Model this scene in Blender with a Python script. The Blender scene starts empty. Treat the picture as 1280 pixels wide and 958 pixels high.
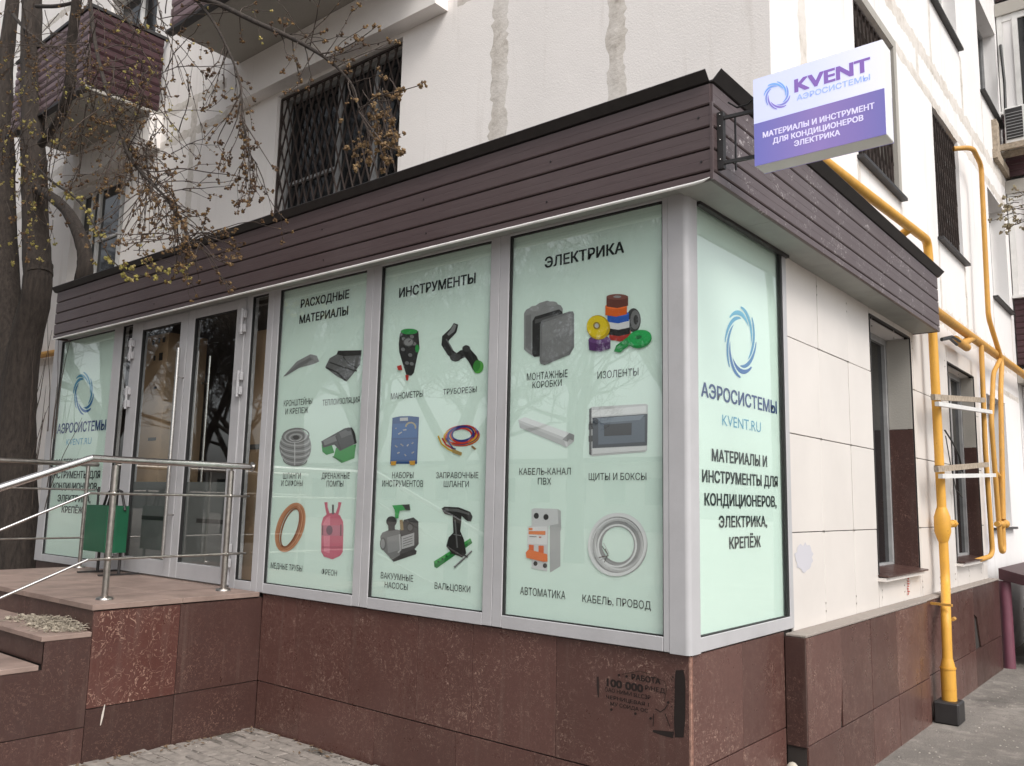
import bpy, bmesh, math, random
from mathutils import Vector, Matrix, noise as mn
R = math.radians
rnd = random.Random(7)
scn = bpy.context.scene
C = scn.collection

# ------------------------------------------------------------------ camera
CAMP = (1.9632, -3.7363, 0.6343)
YAW, PITCH, ROLL, FPX = -0.6910, 0.1393, 0.0217, 1053.25
_f = Vector((math.sin(YAW)*math.cos(PITCH), math.cos(YAW)*math.cos(PITCH), math.sin(PITCH)))
_r0 = Vector((math.cos(YAW), -math.sin(YAW), 0.0)); _u0 = _r0.cross(_f)
_r = _r0*math.cos(ROLL) + _u0*math.sin(ROLL); _u = _u0*math.cos(ROLL) - _r0*math.sin(ROLL)
cam_d = bpy.data.cameras.new('camera'); cam = bpy.data.objects.new('camera', cam_d); C.objects.link(cam)
cam.matrix_world = Matrix(((_r.x, _u.x, -_f.x, CAMP[0]), (_r.y, _u.y, -_f.y, CAMP[1]), (_r.z, _u.z, -_f.z, CAMP[2]), (0, 0, 0, 1)))
cam_d.sensor_fit = 'HORIZONTAL'; cam_d.sensor_width = 36; cam_d.lens = FPX*36/1280
cam_d.clip_start = 0.05; cam_d.clip_end = 600
scn.camera = cam

# ------------------------------------------------------------------ sky, sun, exposure
SUN_EL, SUN_AZ = R(48), R(115)          # azimuth clockwise from +Y
w = bpy.data.worlds.new('World'); scn.world = w; w.use_nodes = True
wn = w.node_tree; wn.nodes.clear()
sky = wn.nodes.new('ShaderNodeTexSky'); sky.sky_type = 'NISHITA'; sky.sun_disc = False
sky.sun_elevation = SUN_EL; sky.sun_rotation = SUN_AZ; sky.air_density = 1.0; sky.dust_density = 4.0; sky.ozone_density = 1.0
hsv = wn.nodes.new('ShaderNodeHueSaturation'); hsv.inputs['Saturation'].default_value = 0.22
bg = wn.nodes.new('ShaderNodeBackground'); bg.inputs['Strength'].default_value = 0.15
wo = wn.nodes.new('ShaderNodeOutputWorld')
wn.links.new(sky.outputs[0], hsv.inputs['Color']); wn.links.new(hsv.outputs[0], bg.inputs['Color']); wn.links.new(bg.outputs[0], wo.inputs[0])
sd = bpy.data.lights.new('sun', 'SUN'); sd.energy = 1.1; sd.angle = R(22); sd.color = (1.0, 0.955, 0.90)
so = bpy.data.objects.new('sun', sd); C.objects.link(so)
sv = Vector((math.sin(SUN_AZ)*math.cos(SUN_EL), math.cos(SUN_AZ)*math.cos(SUN_EL), math.sin(SUN_EL)))
so.rotation_euler = (-sv).to_track_quat('-Z', 'Y').to_euler(); so.location = sv*30
scn.view_settings.view_transform = 'Standard'; scn.view_settings.look = 'None'
scn.view_settings.exposure = 0.58; scn.view_settings.gamma = 1.0; scn.view_settings.use_curve_mapping = False

# ------------------------------------------------------------------ helpers
def P(px, py, ax, val):
    """point where the sight line through a photo position meets the wall plane  ax = val"""
    d = _f + _r*((px-640)/FPX) - _u*((py-479)/FPX)
    i = 'xyz'.index(ax); t = (val-CAMP[i])/d[i]
    return Vector(CAMP) + d*t

class MB:
    def __init__(s): s.v = []; s.f = []; s.c = []; s.sm = []
    def add(s, vs, fs, col=None, smooth=False):
        n = len(s.v); s.v += [tuple(v) for v in vs]
        for f in fs: s.f.append(tuple(i+n for i in f)); s.c.append(col); s.sm.append(smooth)
    def box(s, x0, x1, y0, y1, z0, z1, col=None, bev=0.0):
        if x1 < x0: x0, x1 = x1, x0
        if y1 < y0: y0, y1 = y1, y0
        if z1 < z0: z0, z1 = z1, z0
        if bev <= 0:
            v = [(x, y, z) for z in (z0, z1) for y in (y0, y1) for x in (x0, x1)]
            s.add(v, [(0,2,3,1),(4,5,7,6),(0,1,5,4),(2,6,7,3),(0,4,6,2),(1,3,7,5)], col); return
        b = bev; v = []; idx = {}
        for sx in (0,1):
            for sy in (0,1):
                for sz in (0,1):
                    X = (x0,x1)[sx]; Y = (y0,y1)[sy]; Z = (z0,z1)[sz]
                    xi = X+(b if sx==0 else -b); yi = Y+(b if sy==0 else -b); zi = Z+(b if sz==0 else -b)
                    idx[(sx,sy,sz,0)] = len(v); v.append((X, yi, zi))
                    idx[(sx,sy,sz,1)] = len(v); v.append((xi, Y, zi))
                    idx[(sx,sy,sz,2)] = len(v); v.append((xi, yi, Z))
        F = []
        I = idx
        for a in (0,1):
            q = [I[(a,0,0,0)],I[(a,1,0,0)],I[(a,1,1,0)],I[(a,0,1,0)]]; F.append(q if a else q[::-1])
            q = [I[(0,a,0,1)],I[(0,a,1,1)],I[(1,a,1,1)],I[(1,a,0,1)]]; F.append(q if a else q[::-1])
            q = [I[(0,0,a,2)],I[(1,0,a,2)],I[(1,1,a,2)],I[(0,1,a,2)]]; F.append(q if a else q[::-1])
        for a in (0,1):
            for c in (0,1):
                F.append([I[(a,c,0,0)],I[(a,c,1,0)],I[(a,c,1,1)],I[(a,c,0,1)]])
                F.append([I[(a,0,c,0)],I[(a,1,c,0)],I[(a,1,c,2)],I[(a,0,c,2)]])
                F.append([I[(0,a,c,1)],I[(1,a,c,1)],I[(1,a,c,2)],I[(0,a,c,2)]])
                for e in (0,1): F.append([I[(a,c,e,0)],I[(a,c,e,1)],I[(a,c,e,2)]])
        s.add(v, F, col)
    def prism(s, poly, axis, a0, a1, col=None, smooth=False):
        """poly: list of 2-D points in the plane normal to axis (order of the remaining axes)"""
        n = len(poly); vs = []
        for a in (a0, a1):
            for p in poly:
                vs.append({'x': (a, p[0], p[1]), 'y': (p[0], a, p[1]), 'z': (p[0], p[1], a)}[axis])
        fs = [(i, (i+1) % n, n+(i+1) % n, n+i) for i in range(n)]
        s.add(vs, fs, col, smooth); s.add(vs, [tuple(range(n))[::-1], tuple(range(n, 2*n))], col)
    def tube(s, pts, rad, sides=8, col=None, caps=True, jit=0.0):
        pts = [Vector(p) for p in pts]; n = len(pts)
        if not isinstance(rad, (list, tuple)): rad = [rad]*n
        t0 = (pts[1]-pts[0]).normalized()
        a = Vector((0,0,1)) if abs(t0.z) < .9 else Vector((1,0,0))
        nrm = t0.cross(a).normalized(); vs = []
        for i in range(n):
            t = (pts[min(i+1, n-1)]-pts[max(i-1, 0)])
            t = t.normalized() if t.length > 1e-9 else t0
            nrm = (nrm - t*nrm.dot(t)).normalized(); bn = t.cross(nrm)
            for k in range(sides):
                an = 2*math.pi*k/sides; rr = rad[i]*(1+(rnd.uniform(-jit, jit) if jit else 0))
                vs.append(pts[i] + nrm*math.cos(an)*rr + bn*math.sin(an)*rr)
        fs = [(i*sides+k, i*sides+(k+1) % sides, (i+1)*sides+(k+1) % sides, (i+1)*sides+k) for i in range(n-1) for k in range(sides)]
        s.add(vs, fs, col, sides > 3)
        if caps: s.add(vs[:sides], [tuple(range(sides))[::-1]], col); s.add(vs[-sides:], [tuple(range(sides))], col)
    def ball(s, c, r, col=None, seg=10, rings=6, sc=(1,1,1)):
        vs = []; fs = []
        for i in range(rings+1):
            th = math.pi*i/rings
            for k in range(seg):
                ph = 2*math.pi*k/seg
                vs.append((c[0]+r*sc[0]*math.sin(th)*math.cos(ph), c[1]+r*sc[1]*math.sin(th)*math.sin(ph), c[2]+r*sc[2]*math.cos(th)))
        for i in range(rings):
            for k in range(seg): fs.append((i*seg+k, (i+1)*seg+k, (i+1)*seg+(k+1) % seg, i*seg+(k+1) % seg))
        s.add(vs, fs, col, True)
    def bar(s, a, b, wd, dp, col=None):
        """rectangular bar from a to b, wd across, dp along the 'other' direction"""
        a = Vector(a); b = Vector(b); t = (b-a).normalized()
        n1 = t.cross(Vector((0,0,1))) if abs(t.z) < .95 else t.cross(Vector((0,1,0)))
        n1.normalize(); n2 = t.cross(n1)
        vs = [p + n1*sx*wd/2 + n2*sy*dp/2 for p in (a, b) for sx, sy in ((-1,-1),(1,-1),(1,1),(-1,1))]
        s.add(vs, [(0,1,2,3),(7,6,5,4),(0,4,5,1),(1,5,6,2),(2,6,7,3),(3,7,4,0)], col)
    def build(s, name, mat, parent=None, colors=False):
        xs = [v[0] for v in s.v]; ys = [v[1] for v in s.v]; zs = [v[2] for v in s.v]
        c = Vector(((min(xs)+max(xs))/2, (min(ys)+max(ys))/2, min(zs)))
        me = bpy.data.meshes.new(name)
        me.from_pydata([(v[0]-c.x, v[1]-c.y, v[2]-c.z) for v in s.v], [], s.f)
        me.polygons.foreach_set('use_smooth', s.sm)
        if colors:
            at = me.color_attributes.new('Col', 'FLOAT_COLOR', 'CORNER'); buf = []
            for p in me.polygons:
                cc = s.c[p.index] or (1,1,1)
                buf += [cc[0], cc[1], cc[2], 1.0]*p.loop_total
            at.data.foreach_set('color', buf)
        me.materials.append(mat); me.update()
        o = bpy.data.objects.new(name, me); o.location = c; C.objects.link(o)
        if parent is not None: adopt(o, parent)
        return o

def wloc(o):
    return Vector(o.get('_w', o.location)) if '_w' in o else Vector(o.location)
WL = {}
def adopt(o, parent):
    wl = Vector(o.location); WL[o.name] = wl
    pl = WL.get(parent.name, Vector(parent.location))
    o.parent = parent; o.location = wl - pl
def empty(name, loc, label=None, cat=None, group=None):
    o = bpy.data.objects.new(name, None); o.empty_display_size = .2; o.location = loc; C.objects.link(o)
    WL[o.name] = Vector(loc)
    tag(o, label, cat, group); return o
def tag(o, label=None, cat=None, group=None, kind=None):
    if label: o['label'] = label
    if cat: o['category'] = cat
    if group: o['group'] = group
    if kind: o['kind'] = kind
    return o
def reg(o): WL[o.name] = Vector(o.location); return o
def box(name, mat, parent, *a, bev=0.0):
    m = MB(); m.box(*a, bev=bev); return m.build(name, mat, parent)
def fillet(pts, r, n=5):
    pts = [Vector(p) for p in pts]; out = [pts[0]]
    for i in range(1, len(pts)-1):
        a = (pts[i-1]-pts[i]); b = (pts[i+1]-pts[i]); rr = min(r, a.length*.45, b.length*.45)
        p0 = pts[i]+a.normalized()*rr; p1 = pts[i]+b.normalized()*rr
        for k in range(n+1):
            t = k/n; out.append(p0*(1-t)**2 + pts[i]*2*t*(1-t) + p1*t*t)
    out.append(pts[-1]); return out

# ------------------------------------------------------------------ materials
def s2l(c):
    return tuple(((x/255)/12.92 if x/255 <= .04045 else ((x/255+.055)/1.055)**2.4) for x in c)
def newmat(name):
    m = bpy.data.materials.new(name); m.use_nodes = True; nt = m.node_tree
    return m, nt, nt.nodes['Principled BSDF']
def N(nt, t, **k):
    n = nt.nodes.new(t)
    for a, b in k.items():
        if hasattr(n, a): setattr(n, a, b)
        else: n.inputs[a.replace('_', ' ')].default_value = b
    return n
def ramp(nt, src, stops):
    r = nt.nodes.new('ShaderNodeValToRGB'); e = r.color_ramp.elements
    while len(e) < len(stops): e.new(.5)
    for i, (p, c) in enumerate(stops):
        e[i].position = p; e[i].color = (c, c, c, 1) if isinstance(c, (int, float)) else (*c, 1)
    nt.links.new(src, r.inputs[0]); return r
def mixc(nt, fac, a, b, mode='MIX'):
    m = nt.nodes.new('ShaderNodeMix'); m.data_type = 'RGBA'; m.blend_type = mode
    for i, s in ((0, fac), (6, a), (7, b)):
        if hasattr(s, 'is_linked') or hasattr(s, 'links'): nt.links.new(s, m.inputs[i])
        elif isinstance(s, (int, float)): m.inputs[i].default_value = s
        else: m.inputs[i].default_value = (*s, 1)
    return m.outputs[2]
def coords(nt, rand=True, world=False):
    if world:
        g = nt.nodes.new('ShaderNodeNewGeometry'); return g.outputs['Position']
    t = nt.nodes.new('ShaderNodeTexCoord')
    if not rand: return t.outputs['Object']
    oi = nt.nodes.new('ShaderNodeObjectInfo'); mu = N(nt, 'ShaderNodeMath', operation='MULTIPLY'); mu.inputs[1].default_value = 37.0
    nt.links.new(oi.outputs['Random'], mu.inputs[0])
    ad = N(nt, 'ShaderNodeVectorMath', operation='ADD'); nt.links.new(t.outputs['Object'], ad.inputs[0]); nt.links.new(mu.outputs[0], ad.inputs[1])
    return ad.outputs[0]
def noise(nt, co, scale, detail=4, rough=.55, dist=0.0):
    n = nt.nodes.new('ShaderNodeTexNoise'); n.inputs['Scale'].default_value = scale; n.inputs['Detail'].default_value = detail
    n.inputs['Roughness'].default_value = rough; n.inputs['Distortion'].default_value = dist
    nt.links.new(co, n.inputs['Vector']); return n.outputs['Fac']
def bump(nt, bs, h, strength=.3, dist=.01):
    b = nt.nodes.new('ShaderNodeBump'); b.inputs['Strength'].default_value = strength; b.inputs['Distance'].default_value = dist
    nt.links.new(h, b.inputs['Height']); nt.links.new(b.outputs[0], bs.inputs['Normal'])
def plain(name, c, rough=.5, metal=0.0, var=.12, scale=6, bmp=0.0, bscale=60, spec=.5, world=False):
    m, nt, bs = newmat(name); co = coords(nt, world=world)
    n = noise(nt, co, scale, 5, .6)
    r = ramp(nt, n, [(.3, tuple(x*(1-var) for x in c)), (.7, tuple(min(1, x*(1+var)) for x in c))])
    nt.links.new(r.outputs[0], bs.inputs['Base Color'])
    bs.inputs['Roughness'].default_value = rough; bs.inputs['Metallic'].default_value = metal; bs.inputs['Specular IOR Level'].default_value = spec
    if bmp: bump(nt, bs, noise(nt, co, bscale, 4), bmp)
    return m

def worn(name, c, dirt, rough=.4, amount=.6, scale=7, rust=None):
    m, nt, bs = newmat(name); co = coords(nt, world=True)
    col = mixc(nt, ramp(nt, noise(nt, co, scale, 6, .65), [(.35, 0.0), (.7, .45)]).outputs[0], c, tuple(x*.72 for x in c))
    mp = nt.nodes.new('ShaderNodeMapping'); mp.inputs['Scale'].default_value = (1, 1, .3); nt.links.new(co, mp.inputs[0])
    col = mixc(nt, ramp(nt, noise(nt, mp.outputs[0], scale*2.2, 7, .75), [(.52, 0.0), (.75, amount)]).outputs[0], col, dirt)
    if rust: col = mixc(nt, ramp(nt, noise(nt, co, 60, 5, .7), [(.66, 0.0), (.71, .9)]).outputs[0], col, rust)
    nt.links.new(col, bs.inputs['Base Color'])
    rr = ramp(nt, noise(nt, co, scale*3, 4), [(.3, rough), (.7, min(1, rough+.25))]); nt.links.new(rr.outputs[0], bs.inputs['Roughness'])
    bump(nt, bs, noise(nt, co, 55, 4, .6), .18, .004); return m

def granite(name, c, fleck, amount, rough=.22, curl=False):
    m, nt, bs = newmat(name); co = coords(nt)
    big = noise(nt, co, 2.2, 4, .6)
    base = mixc(nt, big, tuple(x*.72 for x in c), tuple(x*1.3 for x in c))
    fine = noise(nt, co, 160, 3, .7)
    base = mixc(nt, ramp(nt, fine, [(.3, 0.0), (.75, .55)]).outputs[0], base, tuple(x*1.9 for x in c))
    # short curly veins: iso-lines of a distorted noise, broken up by a mask
    v = noise(nt, co, 30 if not curl else 15, 2.0, .5, 1.4)
    line = ramp(nt, v, [(.478, 0.0), (.5, 1.0), (.522, 0.0)])
    mask = ramp(nt, noise(nt, co, 34, 2, .5), [(.52-amount*.1, 0.0), (.58-amount*.1, 1.0)])
    patch = ramp(nt, noise(nt, co, 2.6, 3, .6), [(.40, .15), (.62, 1.0)])
    fa = N(nt, 'ShaderNodeMath', operation='MULTIPLY'); nt.links.new(line.outputs[0], fa.inputs[0]); nt.links.new(mask.outputs[0], fa.inputs[1])
    fb = N(nt, 'ShaderNodeMath', operation='MULTIPLY'); nt.links.new(fa.outputs[0], fb.inputs[0]); nt.links.new(patch.outputs[0], fb.inputs[1])
    fc = N(nt, 'ShaderNodeMath', operation='MULTIPLY'); nt.links.new(fb.outputs[0], fc.inputs[0]); fc.inputs[1].default_value = min(1, amount)
    col = mixc(nt, fc.outputs[0], base, fleck)
    # dust, drips
    mp = nt.nodes.new('ShaderNodeMapping'); mp.inputs['Scale'].default_value = (9, 9, .6); nt.links.new(co, mp.inputs[0])
    dr = ramp(nt, noise(nt, mp.outputs[0], 1.6, 5, .65), [(.55, 0.0), (.8, .22)])
    col = mixc(nt, dr.outputs[0], col, (.22, .17, .14))
    oi = nt.nodes.new('ShaderNodeObjectInfo')
    hv = nt.nodes.new('ShaderNodeHueSaturation'); nt.links.new(col, hv.inputs['Color'])
    vr = N(nt, 'ShaderNodeMapRange'); vr.inputs['To Min'].default_value = .82; vr.inputs['To Max'].default_value = 1.15
    nt.links.new(oi.outputs['Random'], vr.inputs[0]); nt.links.new(vr.outputs[0], hv.inputs['Value'])
    nt.links.new(hv.outputs[0], bs.inputs['Base Color'])
    rr = ramp(nt, noise(nt, co, 5, 5, .7), [(.3, rough), (.75, rough+.25)]); nt.links.new(rr.outputs[0], bs.inputs['Roughness'])
    bump(nt, bs, noise(nt, co, 3, 2), .04, .01)
    return m

def plaster(name, c, dirt, world=True, amount=.5):
    m, nt, bs = newmat(name); co = coords(nt, world=world)
    a = ramp(nt, noise(nt, co, 1.1, 6, .62), [(.35, 0.0), (.72, .5*amount)])
    col = mixc(nt, a.outputs[0], c, tuple(x*.86 for x in c))
    mp = nt.nodes.new('ShaderNodeMapping'); mp.inputs['Scale'].default_value = (5, 5, .35); nt.links.new(co, mp.inputs[0])
    b = ramp(nt, noise(nt, mp.outputs[0], 1.3, 6, .7), [(.56, 0.0), (.85, .55*amount)])
    col = mixc(nt, b.outputs[0], col, dirt)
    g = ramp(nt, noise(nt, co, 38, 3, .7), [(.70, 0.0), (.76, .45*amount)])
    col = mixc(nt, g.outputs[0], col, dirt)
    nt.links.new(col, bs.inputs['Base Color']); bs.inputs['Roughness'].default_value = .85
    bs.inputs['Specular IOR Level'].default_value = .25
    h = N(nt, 'ShaderNodeMath', operation='ADD'); nt.links.new(noise(nt, co, 70, 4, .6), h.inputs[0]); nt.links.new(noise(nt, co, 5, 3, .6), h.inputs[1])
    bump(nt, bs, h.outputs[0], .35, .006)
    return m

def glassmat(name, tint=(.97, .985, .98), ior=1.5):
    m = bpy.data.materials.new(name); m.use_nodes = True; nt = m.node_tree; nt.nodes.clear()
    tr = N(nt, 'ShaderNodeBsdfTransparent'); tr.inputs[0].default_value = (*tint, 1)
    gl = N(nt, 'ShaderNodeBsdfGlossy'); gl.inputs['Roughness'].default_value = .015
    fr = N(nt, 'ShaderNodeFresnel'); fr.inputs['IOR'].default_value = ior
    co = coords(nt)
    b = nt.nodes.new('ShaderNodeBump'); b.inputs['Strength'].default_value = .02; b.inputs['Distance'].default_value = .015
    nt.links.new(noise(nt, co, 1.6, 2), b.inputs['Height']); nt.links.new(b.outputs[0], gl.inputs['Normal'])
    mx = nt.nodes.new('ShaderNodeMixShader'); ge = nt.nodes.new('ShaderNodeNewGeometry'); iv = N(nt, 'ShaderNodeMath', operation='SUBTRACT'); iv.inputs[0].default_value = 1.0; nt.links.new(ge.outputs['Backfacing'], iv.inputs[1])
    fm = N(nt, 'ShaderNodeMath', operation='MULTIPLY'); nt.links.new(fr.outputs[0], fm.inputs[0]); nt.links.new(iv.outputs[0], fm.inputs[1])
    nt.links.new(fm.outputs[0], mx.inputs[0]); nt.links.new(tr.outputs[0], mx.inputs[1]); nt.links.new(gl.outputs[0], mx.inputs[2])
    out = nt.nodes.new('ShaderNodeOutputMaterial'); nt.links.new(mx.outputs[0], out.inputs[0]); return m

def colattr(name, rough=.5, spec=.3, var=0.0):
    m, nt, bs = newmat(name); a = nt.nodes.new('ShaderNodeAttribute'); a.attribute_name = 'Col'
    src = a.outputs['Color']
    if var:
        co = coords(nt); n = ramp(nt, noise(nt, co, 40, 3), [(.3, 1-var), (.7, 1+var)])
        src = mixc(nt, 1.0, src, n.outputs[0], 'MULTIPLY')
    nt.links.new(src, bs.inputs['Base Color']); bs.inputs['Roughness'].default_value = rough; bs.inputs['Specular IOR Level'].default_value = spec
    return m

M = {}
M['granite'] = granite('polished brown granite', (.076, .036, .030), (.36, .24, .19), .95)
M['granite_dark'] = granite('dull dark granite', (.047, .0235, .020), (.22, .13, .10), .9, .26)
M['granite_curl'] = granite('curly red granite', (.070, .028, .0225), (.40, .26, .20), 1.0, .25, True)
M['raw_edge'] = plain('sawn stone edge', (.30, .17, .13), .8, var=.4, scale=40, bmp=.4)
M['mortar'] = plain('dark joint backing', (.028, .022, .019), .95)
M['plaster'] = plaster('painted plaster wall', (.82, .78, .75), (.42, .37, .32), amount=.9)
M['plaster_side'] = plaster('whitewashed wall', (.76, .74, .73), (.40, .36, .31), amount=.85)
def seammat():
    m, nt, bs = newmat('smeared seam cement'); co = coords(nt, world=True)
    a = noise(nt, co, 11, 9, .72); b = noise(nt, co, 2.0, 3, .6)
    col = ramp(nt, a, [(.30, (.33, .29, .25)), (.46, (.54, .495, .445)), (.68, (.67, .625, .575))]).outputs[0]
    col = mixc(nt, ramp(nt, b, [(.40, 0.0), (.70, .75)]).outputs[0], col, (.70, .665, .63))
    nt.links.new(col, bs.inputs['Base Color']); bs.inputs['Roughness'].default_value = .95
    bump(nt, bs, noise(nt, co, 40, 6, .65), .45, .008); return m
M['seam'] = seammat()
M['cap'] = plaster('grey plinth coping', (.29, .255, .228), (.17, .145, .125), amount=1.0)
M['concrete'] = plaster('stained concrete', (.38, .36, .325), (.20, .18, .15), amount=1.0)
M['tile'] = plain('cream stoneware', (.65, .61, .572), .33, var=.05, scale=1.5, bmp=.05, bscale=3)
M['alu'] = worn('grey painted aluminium', (.45, .445, .455), (.30, .285, .27), .34, .28, 2.2)
M['rubber'] = plain('black gasket', (.012, .012, .012), .6)
M['white_trim'] = plain('white drip strip', (.75, .74, .72), .45, var=.1)
M['steel'] = plain('brushed steel', (.42, .39, .36), .3, metal=1.0, var=.2, scale=30)
M['steel_bright'] = plain('bright steel tube', (.62, .60, .58), .22, metal=1.0, var=.1, scale=20)
M['black_metal'] = plain('black painted iron', (.022, .020, .020), .5, var=.3)
M['grille'] = plain('rusty grille iron', (.045, .032, .027), .75, var=.4, scale=20)
M['dark_pane'] = plain('dark window glass', (.012, .013, .014), .06, var=.2)
M['white_frame'] = plain('white painted frame', (.66, .65, .63), .5, var=.1)
M['grey_frame'] = plain('weathered grey frame', (.30, .30, .30), .5, var=.2)
M['soffit'] = plain('grey soffit panel', (.30, .31, .29), .6, var=.12, scale=3)
M['roof'] = plain('dark roof sheet', (.020, .017, .017), .55, var=.3, scale=12)
M['porch'] = plain('worn pinkish porcelain floor', s2l((136, 117, 108)), .6, var=.26, scale=4.5, bmp=.2, bscale=25)
M['maroon'] = plain('maroon profiled sheet', (.042, .014, .018), .45, var=.2)
M['mauve'] = plain('faded mauve sheet', (.20, .14, .15), .6, var=.15)
M['yellow'] = worn('yellow gas paint', (.66, .34, .045), (.40, .22, .06), .38, .55, 6, (.16, .07, .03))
M['yellow_old'] = worn('aged yellow paint', (.56, .29, .055), (.33, .19, .07), .5, .8, 8, (.15, .07, .03))
M['cardboard'] = plain('tan cardboard', (.50, .34, .205), .85, var=.12, scale=2)
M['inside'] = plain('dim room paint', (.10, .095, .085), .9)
M['film'] = plain('mint print film', (.79, .94, .85), .45, var=.012, scale=.7, spec=.2)
M['frost'] = plain('grey privacy film', (.13, .135, .13), .6, var=.1)
M['glass'] = glassmat('window glass', ior=2.55)
M['print'] = colattr('printed ink', .5)
M['leafcol'] = colattr('bud colours', .7, .2, .25)
M['wood'] = plain('weathered timber', (.33, .27, .205), .85, var=.35, scale=25, bmp=.4)
M['rubble'] = plain('yellowed straw and foam', (.30, .26, .205), .9, var=.55, scale=40)
M['green'] = plain('green bin enamel', (.008, .085, .040), .38, var=.12, scale=5)
M['stone'] = plain('pale rubble stone', (.40, .37, .31), .9, var=.2, bmp=.5, bscale=20)
M['paper'] = plain('torn pale paper', (.66, .66, .72), .8, var=.1, scale=20)
M['cable'] = plain('black cable', (.015, .015, .015), .5)

# siding with chipped paint
def siding(name, chips):
    m, nt, bs = newmat(name); co = coords(nt, world=True)
    mp = nt.nodes.new('ShaderNodeMapping'); mp.inputs['Scale'].default_value = (1.2, 1.2, 26); nt.links.new(co, mp.inputs[0])
    g = noise(nt, mp.outputs[0], 3.0, 6, .7)
    col = ramp(nt, g, [(.3, (.068, .046, .047)), (.7, (.092, .065, .066))]).outputs[0]
    d = ramp(nt, noise(nt, co, 1.4, 5, .6), [(.4, 0.0), (.75, .30)])
    col = mixc(nt, d.outputs[0], col, (.12, .098, .096))
    if chips:
        c1 = noise(nt, co, 48, 5, .75); c2 = noise(nt, co, 4.5, 3, .6)
        a = ramp(nt, c1, [(.58, 0.0), (.62, 1.0)]); b = ramp(nt, c2, [(.50, 0.0), (.58, 1.0)])
        k = N(nt, 'ShaderNodeMath', operation='MULTIPLY'); nt.links.new(a.outputs[0], k.inputs[0]); nt.links.new(b.outputs[0], k.inputs[1])
        col = mixc(nt, k.outputs[0], col, (.42, .38, .37))
    nt.links.new(col, bs.inputs['Base Color']); bs.inputs['Roughness'].default_value = .38
    bump(nt, bs, g, .08, .003); return m
M['siding'] = siding('brown metal siding', False); M['siding_chip'] = siding('chipped brown siding', True)

# bark
def bark():
    m, nt, bs = newmat('grey brown bark'); co = coords(nt, world=True)
    mp = nt.nodes.new('ShaderNodeMapping'); mp.inputs['Scale'].default_value = (1, 1, .22); nt.links.new(co, mp.inputs[0])
    n = noise(nt, mp.outputs[0], 28, 6, .7)
    col = ramp(nt, n, [(.3, (.016, .012, .010)), (.7, (.060, .046, .037))]).outputs[0]
    nt.links.new(col, bs.inputs['Base Color']); bs.inputs['Roughness'].default_value = .95
    bump(nt, bs, n, .9, .02); return m
M['bark'] = bark()
M['twig'] = plain('twig bark', (.055, .040, .032), .9, var=.3, scale=10)

# asphalt / ground
def asphalt():
    m, nt, bs = newmat('worn asphalt'); co = coords(nt, world=True)
    big = noise(nt, co, .9, 6, .65)
    col = ramp(nt, big, [(.3, (.17, .152, .135)), (.7, (.32, .29, .26))]).outputs[0]
    sp = noise(nt, co, 90, 3, .7)
    col = mixc(nt, ramp(nt, sp, [(.35, .5), (.6, 0.0)]).outputs[0], col, (.07, .065, .06))
    ch = noise(nt, co, 24, 7, .8); pt = noise(nt, co, 2.2, 3, .6)
    a = ramp(nt, ch, [(.60, 0.0), (.66, 1.0)]); b = ramp(nt, pt, [(.42, 0.0), (.6, 1.0)])
    k = N(nt, 'ShaderNodeMath', operation='MULTIPLY'); nt.links.new(a.outputs[0], k.inputs[0]); nt.links.new(b.outputs[0], k.inputs[1])
    col = mixc(nt, k.outputs[0], col, (.43, .40, .36))
    sm = ramp(nt, noise(nt, co, 3.4, 8, .75), [(.50, 0.0), (.66, .7)])
    col = mixc(nt, sm.outputs[0], col, (.37, .335, .295))
    dk = ramp(nt, noise(nt, co, 1.9, 7, .7), [(.28, .75), (.44, 0.0)])
    col = mixc(nt, dk.outputs[0], col, (.085, .075, .068))
    nt.links.new(col, bs.inputs['Base Color']); bs.inputs['Roughness'].default_value = .9
    h = N(nt, 'ShaderNodeMath', operation='ADD'); nt.links.new(sp, h.inputs[0]); nt.links.new(big, h.inputs[1])
    bump(nt, bs, h.outputs[0], .8, .02); return m
M['asphalt'] = asphalt()
M['paver'] = plain('weathered concrete paver', (.235, .208, .185), .9, var=.28, scale=14, bmp=.5, bscale=50)

# ------------------------------------------------------------------ ground
GZ = -1.045
m = MB(); m.add([(-90, -90, GZ), (90, -90, GZ), (90, 90, GZ), (-90, 90, GZ)], [(0, 1, 2, 3)])
ground = m.build('ground', M['asphalt']); tag(ground, kind='structure'); reg(ground)
pave = box('pavement', plain('sandy joint fill', (.13, .115, .10), .95, var=.4, scale=30, bmp=.6), None, -3.46, -.05, -4.2, .0, GZ+.002, -1.0145); tag(pave, kind='structure'); reg(pave)
shared = []
for k in range(6):
    mm = MB(); a, b, h = .193, .094, .035
    x0 = -a/2; y0 = -b/2; j = lambda: rnd.uniform(-.004, .004)
    top = [(x0+j()+.004, y0+j()+.004, h+j()), (-x0+j()-.004, y0+j()+.004, h+j()), (-x0+j()-.004, -y0+j()-.004, h+j()), (x0+j()+.004, -y0+j()-.004, h+j())]
    mid = [(x0+j(), y0+j(), h-.008), (-x0+j(), y0+j(), h-.008), (-x0+j(), -y0+j(), h-.008), (x0+j(), -y0+j(), h-.008)]
    bot = [(p[0], p[1], -.02) for p in mid]
    mm.add(top+mid+bot, [(0,1,2,3)]+[(4+i, 4+(i+1) % 4, (i+1) % 4, i) for i in range(4)]+[(8+i, 8+(i+1) % 4, 4+(i+1) % 4, 4+i) for i in range(4)])
    me = bpy.data.meshes.new('paving_stone'); me.from_pydata(mm.v, [], mm.f); me.materials.append(M['paver']); shared.append(me)
nst = 0; far = MB()
row = 0; y = -.055
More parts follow.
